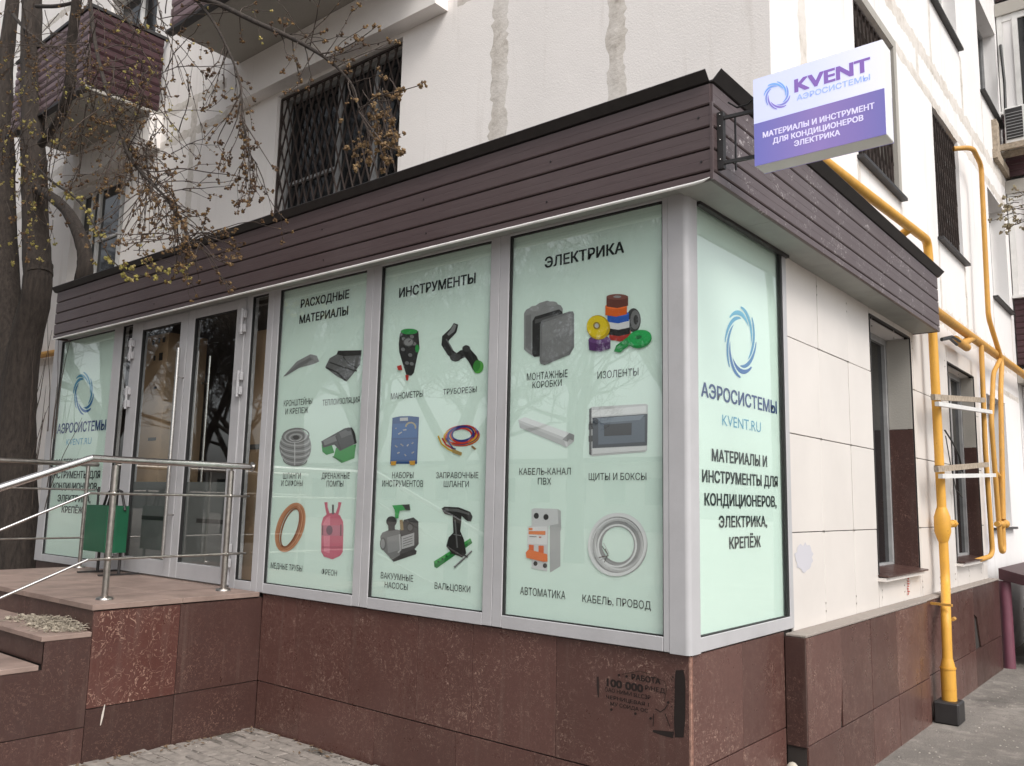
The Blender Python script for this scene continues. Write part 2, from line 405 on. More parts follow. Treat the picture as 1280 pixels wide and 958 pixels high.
while y > -4.1:
    x = -3.46 + (row % 2)*.1
    while x < -.12:
        zt = -1.04 + .012*mn.noise(Vector((x*1.7, y*1.7, 0))) + rnd.uniform(-.004, .004)
        if rnd.random() < .97:
            if y > -1.65 and nst < 298:
                o = bpy.data.objects.new('paving_stone', rnd.choice(shared)); C.objects.link(o)
                o.location = (x, y, zt); o.rotation_euler = (rnd.uniform(-.03, .03), rnd.uniform(-.03, .03), rnd.uniform(-.035, .035))
                adopt(o, pave); nst += 1
            else: far.box(x-.095, x+.095, y-.046, y+.046, zt-.02, zt+.033)
        x += .2
    y -= .1; row += 1
o = far.build('paving_field', M['paver'], pave); tag(o, kind='stuff')

# ------------------------------------------------------------------ apartment building
BX, BY = -.05, 1.27        # side wall plane x, front wall plane y
bld = empty('apartment_building', (-8, 6, GZ), 'pale panel-seamed apartment house behind the shop, with barred windows and stained cement seams', 'apartment building')
def wall(name, axis, val, u0, u1, z0, z1, holes, depth, mat, parent, flip=1):
    """wall face on plane axis=val with openings; depth>0 goes inwards"""
    us = sorted({u0, u1} | {h[i] for h in holes for i in (0, 1)}); zs = sorted({z0, z1} | {h[i] for h in holes for i in (2, 3)})
    mb = MB(); pt = (lambda u, d, z: (u, val+d, z)) if axis == 'y' else (lambda u, d, z: (val-d, u, z))
    for i in range(len(us)-1):
        for k in range(len(zs)-1):
            cu, cz = (us[i]+us[i+1])/2, (zs[k]+zs[k+1])/2
            if any(h[0] < cu < h[1] and h[2] < cz < h[3] for h in holes): continue
            mb.add([pt(us[i], 0, zs[k]), pt(us[i+1], 0, zs[k]), pt(us[i+1], 0, zs[k+1]), pt(us[i], 0, zs[k+1])], [(0, 1, 2, 3)])
    for a, b, c, d in holes:
        for (p, q) in (((a, c), (b, c)), ((b, c), (b, d)), ((b, d), (a, d)), ((a, d), (a, c))):
            mb.add([pt(p[0], 0, p[1]), pt(q[0], 0, q[1]), pt(q[0], depth, q[1]), pt(p[0], depth, p[1])], [(0, 1, 2, 3)])
    return mb.build(name, mat, parent)
FW = [(-10.55, -8.95, 3.5, 4.95), (-5.57, -3.6, 3.48, 4.94), (-9.9, -8.5, 5.6, 7.75), (-5.57, -3.6, 5.6, 7.75), (-15.5, -13.9, 3.5, 4.95), (-15.5, -13.9, .6, 2.1), (-10.55, -8.95, 9.1, 10.5), (-5.57, -3.6, 9.1, 10.5)]
SW = [(3.05, 4.22, 3.47, 4.95), (5.66, 6.85, 3.47, 4.95), (8.55, 9.75, 3.43, 4.93), (3.05, 4.22, 6.27, 7.75), (5.74, 7.15, 6.27, 7.75), (8.5, 9.9, 6.27, 7.73),
      (3.0, 4.15, .13, 2.14), (5.53, 6.74, .13, 2.12), (7.7, 8.9, .45, 2.05), (3.05, 4.22, 9.07, 10.5), (5.74, 7.15, 9.07, 10.5), (8.5, 9.9, 9.07, 10.5)]
wall('wall', 'y', BY, -24, BX, -1.2, 12.5, FW, .28, M['plaster'], bld)
wall('wall', 'x', BX, BY, 10.05, -1.2, 12.5, SW, .34, M['plaster_side'], bld)
mb = MB(); mb.box(-24, BX-.02, BY+.6, 24, 12.4, 12.7); mb.box(-24.2, BX+.25, BY-.3, 24, 12.7, 12.9); mb.build('roof', M['roof'], bld)
mb = MB(); mb.box(-24, -23.9, BY+.01, 24, -1.2, 12.4); mb.box(-24, BX, 23.9, 24, -1.2, 12.4); mb.build('rear_wall', M['plaster'], bld)
# inner dark lining behind the openings
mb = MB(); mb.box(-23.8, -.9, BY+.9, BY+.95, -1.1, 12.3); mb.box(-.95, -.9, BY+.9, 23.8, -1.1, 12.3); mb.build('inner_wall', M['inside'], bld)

# smeared cement seams between the blocks (raised, ragged)
def strip(mb, axis, val, a, b, wd, out=.006, n=None):
    """ragged band between (u,z) points a and b"""
    a = Vector(a); b = Vector(b); L = (b-a).length; n = n or max(3, int(L/.035)); t = (b-a)/L; q = Vector((-t.y, t.x))
    ed = []
    for i in range(n+1):
        p = a+(b-a)*i/n
        e1 = wd/2*(1+.5*mn.noise(Vector((p.x*5, p.y*5, 3)))+.45*mn.noise(Vector((p.x*21, p.y*21, 3)))+rnd.uniform(-.08, .08)); e2 = wd/2*(1+.5*mn.noise(Vector((p.x*5, p.y*5, 9)))+.45*mn.noise(Vector((p.x*21, p.y*21, 9)))+rnd.uniform(-.08, .08))
        ed.append((p+q*e1, p-q*e2))
    f = (lambda p, o: (p.x, val-o, p.y)) if axis == 'y' else (lambda p, o: (val+o, p.x, p.y))
    for i in range(n):
        (a1, a2), (b1, b2) = ed[i], ed[i+1]
        m1 = (a1+a2)/2; m2 = (b1+b2)/2
        vs = [f(a1, .0005), f(m1, out*.5), f(a2, .0005), f(b1, .0005), f(m2, out*.45), f(b2, .0005)]
        mb.add(vs, [(0, 1, 4, 3), (1, 2, 5, 4)])
fseams = [((-23, 5.44), (-.07, 5.44), .12), ((-23, 5.02), (-5.9, 5.02), .12), ((-2.9, 5.04), (-.07, 5.04), .12), ((-2.39, 2.6), (-2.39, 5.0), .17), ((-1.235, 2.6), (-1.235, 5.0), .15),
          ((-7.3, 2.6), (-7.3, 5.0), .13), ((-7.3, 5.05), (-7.3, 5.42), .13), ((-1.235, 5.5), (-1.235, 8), .13), ((-2.39, 5.5), (-2.39, 8), .13), ((-12, 2.6), (-12, 5.4), .14), ((-23, 2.5), (-7.6, 2.5), .12), ((-23, 8.2), (-.07, 8.2), .12)]
sseams = [((BY+.05, 5.40), (9.98, 5.40), .17), ((4.3, 5.0), (9.98, 5.02), .12), ((BY+.05, 5.0), (3.0, 5.0), .09), ((BY+.05, 2.62), (9.98, 2.62), .20), ((5.12, 5.05), (5.12, 5.36), .10), ((7.75, 5.05), (7.75, 5.36), .09),
          ((5.66, 2.7), (5.66, 3.4), .07), ((6.88, 2.7), (6.88, 3.42), .09), ((3.05, 2.7), (3.05, 3.4), .07), ((4.26, 2.7), (4.26, 3.4), .08), ((1.86, 2.7), (1.86, 5.3), .13), ((5.74, 5.46), (5.74, 6.2), .08),
          ((7.27, 5.46), (7.27, 6.2), .10), ((8.5, 2.7), (8.5, 3.35), .05), ((9.78, 2.7), (9.78, 3.35), .06), ((8.5, 5.46), (8.5, 6.2), .05), ((8.2, 2.2), (9.98, 2.2), .07)]
for i, (a, b, wd) in enumerate(fseams):
    mb = MB(); strip(mb, 'y', BY, a, b, wd); mb.build('cement_seam', M['seam'], bld)
for i, (a, b, wd) in enumerate(sseams):
    mb = MB(); strip(mb, 'x', BX, a, b, wd); mb.build('cement_seam', M['seam'], bld)

def lattice(mb, axis, val, u0, u1, z0, z1, cw, ch, t):
    """crossing flat bars clipped to the opening"""
    k = ch/cw
    f = (lambda u, z, o: (u, val-o, z)) if axis == 'y' else (lambda u, z, o: (val+o, u, z))
    span = (z1-z0)/k
    for sgn, off in ((1, 0.0), (-1, .012)):
        s = u0-span; 
        while s < u1+span:
            pts = []
            # line u = s + sgn*(z-z0)/k (for sgn=-1 start shifted)
            ua, za = s, z0; ub, zb = s+sgn*span, z1
            # clip to [u0,u1]
            t0, t1 = 0.0, 1.0; du = ub-ua
            for lim, side in ((u0, 1), (u1, -1)):
                if side == 1:
                    tt = (lim-ua)/du
                    if du > 0: t0 = max(t0, tt)
                    else: t1 = min(t1, tt)
                else:
                    tt = (lim-ua)/du
                    if du > 0: t1 = min(t1, tt)
                    else: t0 = max(t0, tt)
            if t1-t0 > .01:
                mb.bar(f(ua+du*t0, za+(zb-za)*t0, off), f(ua+du*t1, za+(zb-za)*t1, off), t, .006)
            s += cw
    for u in (u0, u1): mb.bar(f(u, z0, .006), f(u, z1, .006), .02, .02)
    for z in (z0, z1): mb.bar(f(u0, z, .006), f(u1, z, .006), .02, .02)

def window(axis, h, inset=.16, kind='white', grille=None, sill=True, mull=(.36, .7), trans=None, dark=False, parent=bld, curtains=False):
    a, b, c, d = h; val = BY if axis == 'y' else BX
    B = (lambda m_, u0, u1, d0, d1, z0, z1, **k: m_.box(u0, u1, val+d0, val+d1, z0, z1, **k)) if axis == 'y' else (lambda m_, u0, u1, d0, d1, z0, z1, **k: m_.box(val-d1, val-d0, u0, u1, z0, z1, **k))
    fm = M['white_frame'] if kind == 'white' else (M['grey_frame'] if kind == 'grey' else M['black_metal'])
    mb = MB(); t = .055
    B(mb, a, a+t, inset, inset+.06, c, d); B(mb, b-t, b, inset, inset+.06, c, d)
    B(mb, a+t, b-t, inset, inset+.06, c, c+t); B(mb, a+t, b-t, inset, inset+.06, d-t, d)
    w_ = mb.build('window', fm, parent)
    edges = [a+t]+[a+(b-a)*q for q in mull]+[b-t]
    for q in mull:
        mb = MB(); u = a+(b-a)*q; B(mb, u-.03, u+.03, inset-.006, inset+.05, c+t, d-t); mb.build('mullion', fm, w_)
    if trans:
        for (q0, q1, zz) in trans:
            mb = MB(); B(mb, a+(b-a)*q0+.032, a+(b-a)*q1-.032, inset, inset+.045, c+(d-c)*zz-.016, c+(d-c)*zz+.016); mb.build('glazing_bar', fm, w_)
    for i in range(len(edges)-1):
        e0 = edges[i]+(0.03 if i else 0); e1 = edges[i+1]-(0.03 if i < len(edges)-2 else 0)
        mb = MB(); B(mb, e0, e1, inset+.03, inset+.036, c+t, d-t); mb.build('pane', M['dark_pane'], w_)
    if sill:
        mb = MB(); B(mb, a-.04, b+.05, -.06, inset, c-.03, c-.002); mb.build('sill', M['black_metal'] if kind != 'white' or axis == 'x' else M['roof'], w_)
    if grille:
        mb = MB(); lattice(mb, axis, val+.05 if axis == 'y' else val-.05, a+.02, b-.02, c+.02, d-.03, *grille); mb.build('grille', M['grille'], w_)
    return w_
window('y', FW[0], .12, 'white', mull=(.22, .36, .78), trans=[(.36, .78, .45)], sill=True)
w1 = window('y', FW[1], .14, 'grey', grille=(.122, .34, .019), mull=(.46, .74), trans=[(0.03, .46, .33)])
window('y', FW[2], .12, 'white', mull=(.5,), trans=[(0.03, .5, .4)], sill=False)
window('y', FW[3], .12, 'white', mull=(.4, .7), sill=False)
window('y', FW[4], .12, 'white'); window('y', FW[5], .12, 'grey'); window('y', FW[6], .12, 'white'); window('y', FW[7], .12, 'white')
window('x', SW[0], .16, 'black', grille=(.11, .46, .018)); window('x', SW[1], .16, 'black', grille=(.11, .46, .018))
window('x', SW[2], .18, 'white', mull=(.5,)); window('x', SW[3], .14, 'white'); window('x', SW[4], .14, 'white', mull=(.5,)); window('x', SW[5], .16, 'grey', mull=(.5,))
window('x', SW[8], .2, 'grey', mull=(.5,)); 
for k in (9, 10, 11): window('x', SW[k], .14, 'white')
# dark painted surround of the first barred window on the side wall
mb = MB(); a, b, c, d = SW[0]
mb.box(BX-.155, BX+.004, b-.001, b+.09, c, d+.09); mb.box(BX-.155, BX+.004, a, b-.001, d+.001, d+.09)
mb.build('window_surround', M['concrete'], bld)

# ground-floor windows in deep reveals, lower reveal clad in brown tile
for h, ins in ((SW[6], .15), (SW[7], .08)):
    a, b, c, d = h; w_ = window('x', h, ins, 'grey', sill=False, mull=(.55,))
    mb = MB(); mb.box(BX-ins+.004, -.004, b-.016, b-.003, c+.01, 1.33); mb.build('reveal_tile', M['granite_dark'], w_)
    mb = MB(); mb.box(BX-ins+.004, -.006, b-.012, b-.003, 1.334, d-.01); mb.build('bare_reveal', M['concrete'], w_)
    mb = MB(); mb.box(-.012, .006, b-.004, b+.006, c, d); mb.box(-.012, .006, a-.012, a-.002, c, d); mb.box(-.012, .006, a-.002, b-.004, d-.004, d+.008); mb.build('edge_strip', M['black_metal'], w_)
    mb = MB(); mb.add([(-.33, a+.01, c+.05), (-.33, b-.02, c+.05), (.075, b-.03, c+.012), (.075, a-.03, c+.012), (-.33, a+.01, c+.04), (-.33, b-.02, c+.04), (.075, b-.03, c+.0), (.075, a-.03, c+.0)], [(0,1,2,3),(7,6,5,4),(0,4,5,1),(1,5,6,2),(2,6,7,3),(3,7,4,0)])
    mb.build('sill', M['granite_dark'], w_)
    mb = MB(); mb.box(-.05, .06, a-.03, b-.1, c-.03, c-.004); mb.build('sill_bed', M['tile'], w_)

# cream facing tiles on the side wall
TY0, TY1 = 1.295, 6.95
box('tile_backing', M['mortar'], bld, BX+.001, -.012, TY0, TY1, -.12, 2.30)
cols = [TY0, 1.85, 2.455, 3.06, 3.66, 4.22, 4.82, 5.42, 6.02, 6.62, TY1]; rows = [-.118, .483, 1.084, 1.687, 2.30]
def minus(r, hs):
    out = [r]
    for h in hs:
        nx = []
        for (a, b, c, d) in out:
            if h[1] <= a or h[0] >= b or h[3] <= c or h[2] >= d: nx.append((a, b, c, d)); continue
            if a < h[0]: nx.append((a, h[0], c, d))
            if b > h[1]: nx.append((h[1], b, c, d))
            a2, b2 = max(a, h[0]), min(b, h[1])
            if c < h[2]: nx.append((a2, b2, c, h[2]))
            if d > h[3]: nx.append((a2, b2, h[3], d))
        out = nx
    return out
# the opening cuts in the backing are handled by the tiles: rebuild backing in pieces
o = bpy.data.objects.get('tile_backing'); bpy.data.objects.remove(o)
mb = MB()
gw = [(SW[6][0]-.012, SW[6][1]+.006, SW[6][2]-.03, SW[6][3]+.008), (SW[7][0]-.012, SW[7][1]+.006, SW[7][2]-.03, SW[7][3]+.008)]
for r in minus((TY0, TY1, -.118, 2.30), gw): mb.box(BX+.001, -.0115, r[0], r[1], r[2], r[3])
mb.build('tile_backing', M['mortar'], bld)
clips = []
for i in range(len(cols)-1):
    for k in range(len(rows)-1):
        for (a, b, c, d) in minus((cols[i], cols[i+1], rows[k], rows[k+1]), gw):
            if b-a < .03 or d-c < .03: continue
            g = .0028; p = rnd.uniform(-.0015, .0015)
            mb = MB(); mb.box(-.011, p, a+g+.001, b-g-.001, c+g, d-g, bev=.0015); mb.build('facing_tile', M['tile'], bld)
mb = MB()
for yv in cols[1:-1]:
    for zv in rows[1:-1]:
        if any(h[0]-.02 < yv < h[1]+.02 and h[2]-.02 < zv < h[3]+.02 for h in gw): continue
        for s in (-1, 1): mb.box(-.004, .0035, yv+s*.012-.004, yv+s*.012+.004, zv-.006, zv+.006)
    for zv in (-.02, .03, 2.12, 2.06):
        mb.box(-.004, .0035, yv-.004, yv+.004, zv-.006, zv+.006)
tag(mb.build('tile_clips', M['steel'], bld), kind='stuff')

# side plinth: slabs standing 12 cm proud of the tiles
PX = .12
mb = MB(); mb.box(0.0, PX-.014, 1.168, 3.83, GZ-.05, -.105); mb.box(0.0, PX-.036, 3.8305, 6.95, GZ-.05, -.105); mb.build('plinth_core', M['mortar'], bld)
mb = MB(); mb.box(.003, PX+.004, 1.165, 3.83, -.103, -.088, bev=.003); mb.box(.003, PX-.012, 3.832, 6.95, -.104, -.09, bev=.003); mb.build('plinth_cap', M['cap'], bld)
ys = [1.172, 1.76, 2.36, 2.96, 3.55, 3.83]
for i in range(len(ys)-1):
    for (z0, z1) in ((-.106, -.69), (-.697, -1.10)):
        a, b = ys[i]+.002, ys[i+1]-.002
        mb = MB()
        if i == 0 and z0 > -.2:       # slab with broken lower corner
            vs = [(a, -.106), (b, -.106), (b, -.40), (b-.045, -.69), (a, -.69)]
            mb.prism(vs, 'x', PX-.012, PX)
        else: mb.box(PX-.012, PX+rnd.uniform(-.002, .002), a, b, z1, z0, bev=.0015)
        mb.build('granite_slab', M['granite'], bld)
ys = [3.834, 4.45, 5.05, 5.65, 6.25, 6.95]
for i in range(len(ys)-1):
    for (z0, z1) in ((-.106, -.69), (-.697, -1.10)):
        a, b = ys[i]+.002, ys[i+1]-.002; mb = MB()
        if i == 3 and z0 > -.2: mb.prism([(a, -.106), (b, -.106), (b, -.69), (a+.26, -.69), (a+.14, -.52), (a+.10, -.38), (a+.02, -.40), (a, -.69)][:1]+[(b, -.106), (b, -.69), (a+.24, -.69), (a+.12, -.40), (a, -.36)], 'x', PX-.034, PX-.02)
        else: mb.box(PX-.034, PX-.02, a, b, z1, z0, bev=.0015)
        mb.build('granite_slab', M['granite_dark'] if i > 2 else M['granite'], bld)
# end face of the plinth block (faces the viewer)
mb = MB(); mb.box(.002, PX-.0005, 1.158, 1.170, -.70, -.105, bev=.001); mb.build('granite_slab', M['granite_dark'], bld)

# balconies on the front wall
def balcony(x0, x1, y0, zb, railh, front_mat, side_mat, name='balcony', slabt=.14):
    b_ = box(name, M['concrete'], bld, x0, x1, y0, BY-.002, zb, zb+slabt)
    nn = 9; hs = (railh-slabt*.3)/nn
    for i in range(nn):
        z = zb+slabt*.3+i*hs
        mb = MB(); mb.prism([(y0-.010, z+.004), (y0-.022, z+hs*.3), (y0-.022, z+hs*.8), (y0-.008, z+hs-.004)], 'x', x0, x1); mb.build('railing_slat', front_mat, b_)
        for xs, s in ((x0, -1), (x1, 1)):
            mb = MB(); mb.prism([(xs+s*.006, z+.004), (xs+s*.020, z+hs*.3), (xs+s*.020, z+hs*.8), (xs+s*.005, z+hs-.004)], 'y', y0, BY-.06); mb.build('side_slat', side_mat, b_)
    mb = MB(); mb.box(x0+.002, x1-.002, y0-.004, y0+.004, zb+slabt*.3, zb+railh); mb.box(x0-.003, x0+.003, y0+.0045, BY-.06, zb+slabt*.3, zb+railh); mb.box(x1-.003, x1+.003, y0+.0045, BY-.06, zb+slabt*.3, zb+railh); mb.build('railing_backing', M['roof'], b_)
    mb = MB(); mb.box(x0-.03, x1+.03, y0-.035, y0+.02, zb+railh, zb+railh+.04); mb.box(x0-.03, x0+.02, y0+.02, BY-.01, zb+railh, zb+railh+.04); mb.box(x1-.02, x1+.03, y0+.02, BY-.01, zb+railh, zb+railh+.04)
    mb.build('handrail', M['black_metal'], b_)
    mb = MB(); mb.box(x0-.03, x1+.03, y0-.05, y0+.03, zb-.035, zb-.002); mb.build('drip_edge', M['roof'], b_)
    return b_
balcony(-10.35, -8.12, .30, 5.44, 1.03, M['mauve'], M['maroon'])
balcony(-6.12, -3.02, .30, 5.44, 1.03, M['mauve'], M['maroon'])
box('balcony_beam', M['plaster'], bld, -6.35, -3.02, BY-.16, BY-.002, 4.98, 5.435)
box('balcony_beam', M['plaster'], bld, -10.6, -8.1, BY-.16, BY-.002, 5.0, 5.435)
# pink corrugated plinth siding at far left
mb = MB()
for i in range(26):
    xa = -13.2+i*.2; mb.add([(xa, 1.18, -1.1), (xa+.1, 1.15, -1.1), (xa+.2, 1.18, -1.1), (xa, 1.18, .02), (xa+.1, 1.15, .02), (xa+.2, 1.18, .02)], [(0,1,4,3),(1,2,5,4)])
mb.box(-13.2, -8.0, 1.17, 1.265, .02, .05); mb.build('plinth_siding', plain('pink plinth siding', (.36, .15, .19), .6), bld)

# projecting loggia wing at the right end of the side wall
WY = 10.02
wing = empty('loggia_wing', (1.2, WY, GZ), 'projecting stack of glazed loggias with maroon parapets at the right edge', 'loggia')
box('wall', M['plaster_side'], wing, BX-.3, -.046, WY+.05, 16, -1.2, 12.5)
for k, zf in enumerate((2.65, 5.45, 8.25)):
    box('floor_slab', M['concrete'], wing, -.045, 1.65, WY-.05, 15.9, zf-.2, zf)
    mb = MB()
    for i in range(11):
        z = zf+.06+i*.088; mb.add([(-.03, WY, z), (1.62, WY, z), (-.03, WY-.012, z+.02), (1.62, WY-.012, z+.02), (-.03, WY-.012, z+.07), (1.62, WY-.012, z+.07), (-.03, WY, z+.088), (1.62, WY, z+.088)], [(0,1,3,2),(2,3,5,4),(4,5,7,6)])
    mb.box(1.60, 1.62, WY, 15.8, zf+.02, zf+1.0); mb.build('parapet', M['maroon'], wing)
    box('sill_board', M['white_frame'], wing, -.045, 1.66, WY-.06, 15.8, zf+1.035, zf+1.075)
    mb = MB()
    for x in (.0, .20, .90, 1.58): mb.box(x-.035, x+.035, WY-.02, WY+.04, zf+1.077, zf+2.6)
    mb.box(.036, 1.54, WY-.015, WY+.035, zf+2.5, zf+2.595); mb.build('glazing_frame', M['white_frame'], wing)
    box('pane', M['dark_pane'], wing, .24, 1.58, WY+.012, WY+.018, zf+1.08, zf+2.5)
    box('infill_panel', M['plaster_side'], wing, .036, .165, WY+.0, WY+.03, zf+1.08, zf+2.5)
    mb = MB(); mb.box(1.60, 1.62, WY+.1, 15.8, zf+1.08, zf+2.55); mb.build('pane', M['dark_pane'], wing)
box('ground_wall', M['plaster_side'], wing, -.04, 1.6, WY+.3, 15.8, -1.2, 2.44)

# ------------------------------------------------------------------ shop extension (glazed corner unit)
shop = empty('shop_extension', (-3.6, .6, GZ), 'glazed grey-framed corner shop with mint advertising panels, brown fascia and granite plinth', 'shop')
# plinth slabs, front
box('plinth_core', M['mortar'], shop, -3.46, -.014, .026, BY, GZ-.05, -.075)
fx = [-3.4695, -3.06, -2.46, -1.84, -1.39, -.79, -.012]
for i in range(len(fx)-1):
    mb = MB(); mb.box(fx[i]+.0015, fx[i+1]-.0015, .013+rnd.uniform(-.001, .001), .025, -.688, -.078, bev=.0012)
    mb.build('granite_slab', M['granite'], shop)
fx = [-3.4695, -2.96, -2.2, -1.50, -.93, -.35, -.012]
for i in range(len(fx)-1):
    mb = MB(); mb.box(fx[i]+.0015, fx[i+1]-.0015, .013+rnd.uniform(-.001, .001), .025, -1.1, -.695, bev=.0012)
    mb.build('granite_slab', M['granite'], shop)
sy = [.026, .585, 1.155]
for i in range(2):
    for (z0, z1) in ((-.078, -.605+.0), (-.612, -1.1)):
        mb = MB(); mb.box(-.0135, -.001+rnd.uniform(-.001, .001), sy[i]+.0015, sy[i+1]-.0015, z1, z0, bev=.0012); mb.build('granite_slab', M['granite'], shop)
mb = MB(); mb.box(-.011, -.001, .0135, .0245, -1.1, -.08); mb.box(-.0108, .004, .0248, .0262, -1.1, -.08); mb.build('corner_edge', M['raw_edge'], shop)
# frame members
FY0, FY1 = -.012, .05
ZB, ZT = -.07, 2.275
def mem(x0, x1, z0, z1, y0=FY0, y1=FY1, name='frame_bar', mat='alu', par=shop, bev=.003):
    return box(name, M[mat], par, x0, x1, y0, y1, z0, z1, bev=bev)
for a, b in ((-1.304, -1.1575), (-2.4436, -2.2905), (-3.595, -3.4415)):
    c_ = (a+b)/2
    mem(a, c_-.001, ZB+.002, ZT, name='mullion'); mem(c_+.001, b, ZB+.002, ZT, name='mullion')
mem(-7.47, -7.30, ZB, ZT, name='mullion'); mem(-6.12, -5.955, ZB, ZT, name='mullion'); mem(-5.76, -5.70, ZB, ZT, name='mullion'); mem(-3.885, -3.81, ZB, ZT, name='mullion')
spans = [(-7.30, -6.12), (-3.4415, -2.4436), (-2.2905, -1.304), (-1.1575, -.133)]
for a, b in spans:
    mem(a+.001, b-.001, ZB, 0.0); mem(a+.001, b-.001, 2.2, ZT)
mem(-.1325, -.098, ZB, ZT, name='mullion')
mem(-5.954, -5.761, ZB, .03); mem(-5.954, -5.761, 2.21, ZT); mem(-3.809, -3.596, ZB, .0); mem(-3.809, -3.596, 2.2, ZT)
mem(-5.699, -3.886, 2.205, ZT)
# rounded corner post
cx, cy, rr = -.016, .014, .028
pl = [(-.097, .05), (-.097, -.014)] + [(cx+rr*math.sin(t), cy-rr*math.cos(t)) for t in [R(a) for a in range(-4, 95, 7)]] + [(.013, .092), (-.04, .092)]
mb = MB(); mb.prism(pl, 'z', -.073, 2.28); mb.build('corner_post', M['alu'], shop)
# side frame
def smem(y0, y1, z0, z1, name='frame_bar'): return box(name, M['alu'], shop, -.05, .010, y0, y1, z0, z1, bev=.003)
smem(.093, 1.233, ZB, 0.0); smem(.093, 1.233, 2.2, ZT); smem(1.234, 1.29, ZB, ZT, 'mullion')
# gaskets, films, glass
def panel_front(x0, x1, z0=0.0, z1=2.2, film=True):
    mb = MB(); g = .009
    mb.box(x0, x0+g, -.006, .012, z0, z1); mb.box(x1-g*.6, x1, -.004, .012, z0, z1); mb.box(x0+g, x1-g*.6, -.005, .012, z1-g, z1); mb.box(x0+g, x1-g*.6, -.005, .012, z0, z0+g*.7)
    mb.build('gasket', M['rubber'], shop)
    f_ = None
    if film: f_ = box('advertising_film', M['film'], shop, x0+.002, x1-.002, .024, .030, z0+.002, z1-.002)
    box('pane', M['glass'], shop, x0+.001, x1-.001, .006, .010, z0+.001, z1-.001)
    return f_
filmA = panel_front(-1.1575, -.133); filmB = panel_front(-2.2905, -1.304); filmC = panel_front(-3.4415, -2.4436); filmL = panel_front(-7.30, -6.12)
panel_front(-5.954, -5.761, .03, 2.21, False); panel_front(-3.809, -3.596, 0, 2.2, False)
mb = MB(); mb.box(-.014, .005, .093, .099, 0, 2.2); mb.box(-.014, .006, 1.212, 1.233, 0, 2.2); mb.box(-.014, .005, .099, 1.212, 2.19, 2.2); mb.box(-.014, .005, .099, 1.212, 0, .006); mb.build('gasket', M['rubber'], shop)
filmS = box('advertising_film', M['film'], shop, -.032, -.026, .094, 1.230, .002, 2.198)
box('pane', M['glass'], shop, -.014, -.010, .094, 1.231, .001, 2.199)
filmA['label'] = 'mint film headed ЭЛЕКТРИКА, nearest the corner post'; filmB['label'] = 'mint film headed ИНСТРУМЕНТЫ'; filmC['label'] = 'mint film headed РАСХОДНЫЕ МАТЕРИАЛЫ'
filmL['label'] = 'shaded mint film with ring emblem left of the doors'; filmS['label'] = 'mint film with blue ring emblem round the corner'

# --- doors
def door(x0, x1, g0, g1, hx, hand):
    d_ = box('door', M['alu'], shop, x0, g0, -.022, .040, -.050, 2.2, bev=.003)
    box('stile', M['alu'], d_, g1, x1, -.022, .040, -.050, 2.2, bev=.003)
    box('rail', M['alu'], d_, g0+.001, g1-.001, -.021, .039, -.050, .078, bev=.003); box('rail', M['alu'], d_, g0+.001, g1-.001, -.021, .039, 2.125, 2.2, bev=.003)
    mb = MB(); mb.box(g0, g0+.012, -.015, .012, .078, 2.125); mb.box(g1-.008, g1, -.015, .012, .078, 2.125); mb.box(g0+.012, g1-.008, -.015, .012, 2.115, 2.125); mb.build('gasket', M['rubber'], d_)
    box('pane', M['glass'], d_, g0+.002, g1-.002, .004, .009, .08, 2.123)
    box('privacy_film', M['frost'], d_, g0+.003, g1-.003, .0110, .0125, .081, .735)
    box('film_stripe', M['rubber'], d_, g0+.2, g1-.003, .0100, .0106, .405, .44)
    return d_
dl = door(-5.695, -4.755, -5.555, -4.87, 0, 0); dr = door(-4.745, -3.888, -4.645, -4.005, 0, 0)
mb = MB(); mb.tube([(-4.76, -.085, .10), (-4.76, -.085, 1.87)], .0165, 12); mb.tube([(-4.76, -.085, 1.62), (-4.76, -.02, 1.62)], .009, 8); mb.tube([(-4.76, -.085, .46), (-4.76, -.02, .46)], .009, 8); mb.build('handle', M['steel_bright'], dl)
mb = MB(); mb.tube([(-4.52, .075, .30), (-4.52, .075, 1.80)], .014, 12); mb.tube([(-4.52, .075, 1.56), (-4.52, .012, 1.56)], .008, 8); mb.build('handle', M['steel_bright'], dr)
for (hx, hz, par) in ((-3.885, 2.00, dr), (-3.885, 1.50, dr), (-3.885, .17, dr), (-5.70, 1.95, dl), (-5.70, 1.50, dl), (-5.70, .17, dl)):
    mb = MB(); mb.box(hx-.045, hx+.035, -.05, -.023, hz+.03, hz+.095, bev=.004); mb.box(hx-.045, hx+.035, -.05, -.023, hz-.085, hz-.02, bev=.004); mb.tube([(hx-.005, -.045, hz-.10), (hx-.005, -.045, hz+.11)], .014, 8)
    mb.build('hinge', M['alu'], par)
box('threshold', M['steel'], shop, -5.69, -3.89, -.03, .06, -.0695, -.054)
# interior lining of the shop
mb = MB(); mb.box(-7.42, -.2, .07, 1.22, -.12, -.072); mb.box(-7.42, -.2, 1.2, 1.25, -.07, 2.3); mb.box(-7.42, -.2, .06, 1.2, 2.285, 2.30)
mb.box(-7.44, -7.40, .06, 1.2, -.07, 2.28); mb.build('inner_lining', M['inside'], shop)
# left end wall of the unit
box('end_wall', M['alu'], shop, -7.468, -7.445, .052, BY-.01, -1.1, 2.28)
mb = MB(); mb.box(-7.47, -6.35, .014, .05, -1.1, -.075); mb.build('granite_slab', M['granite_dark'], shop)

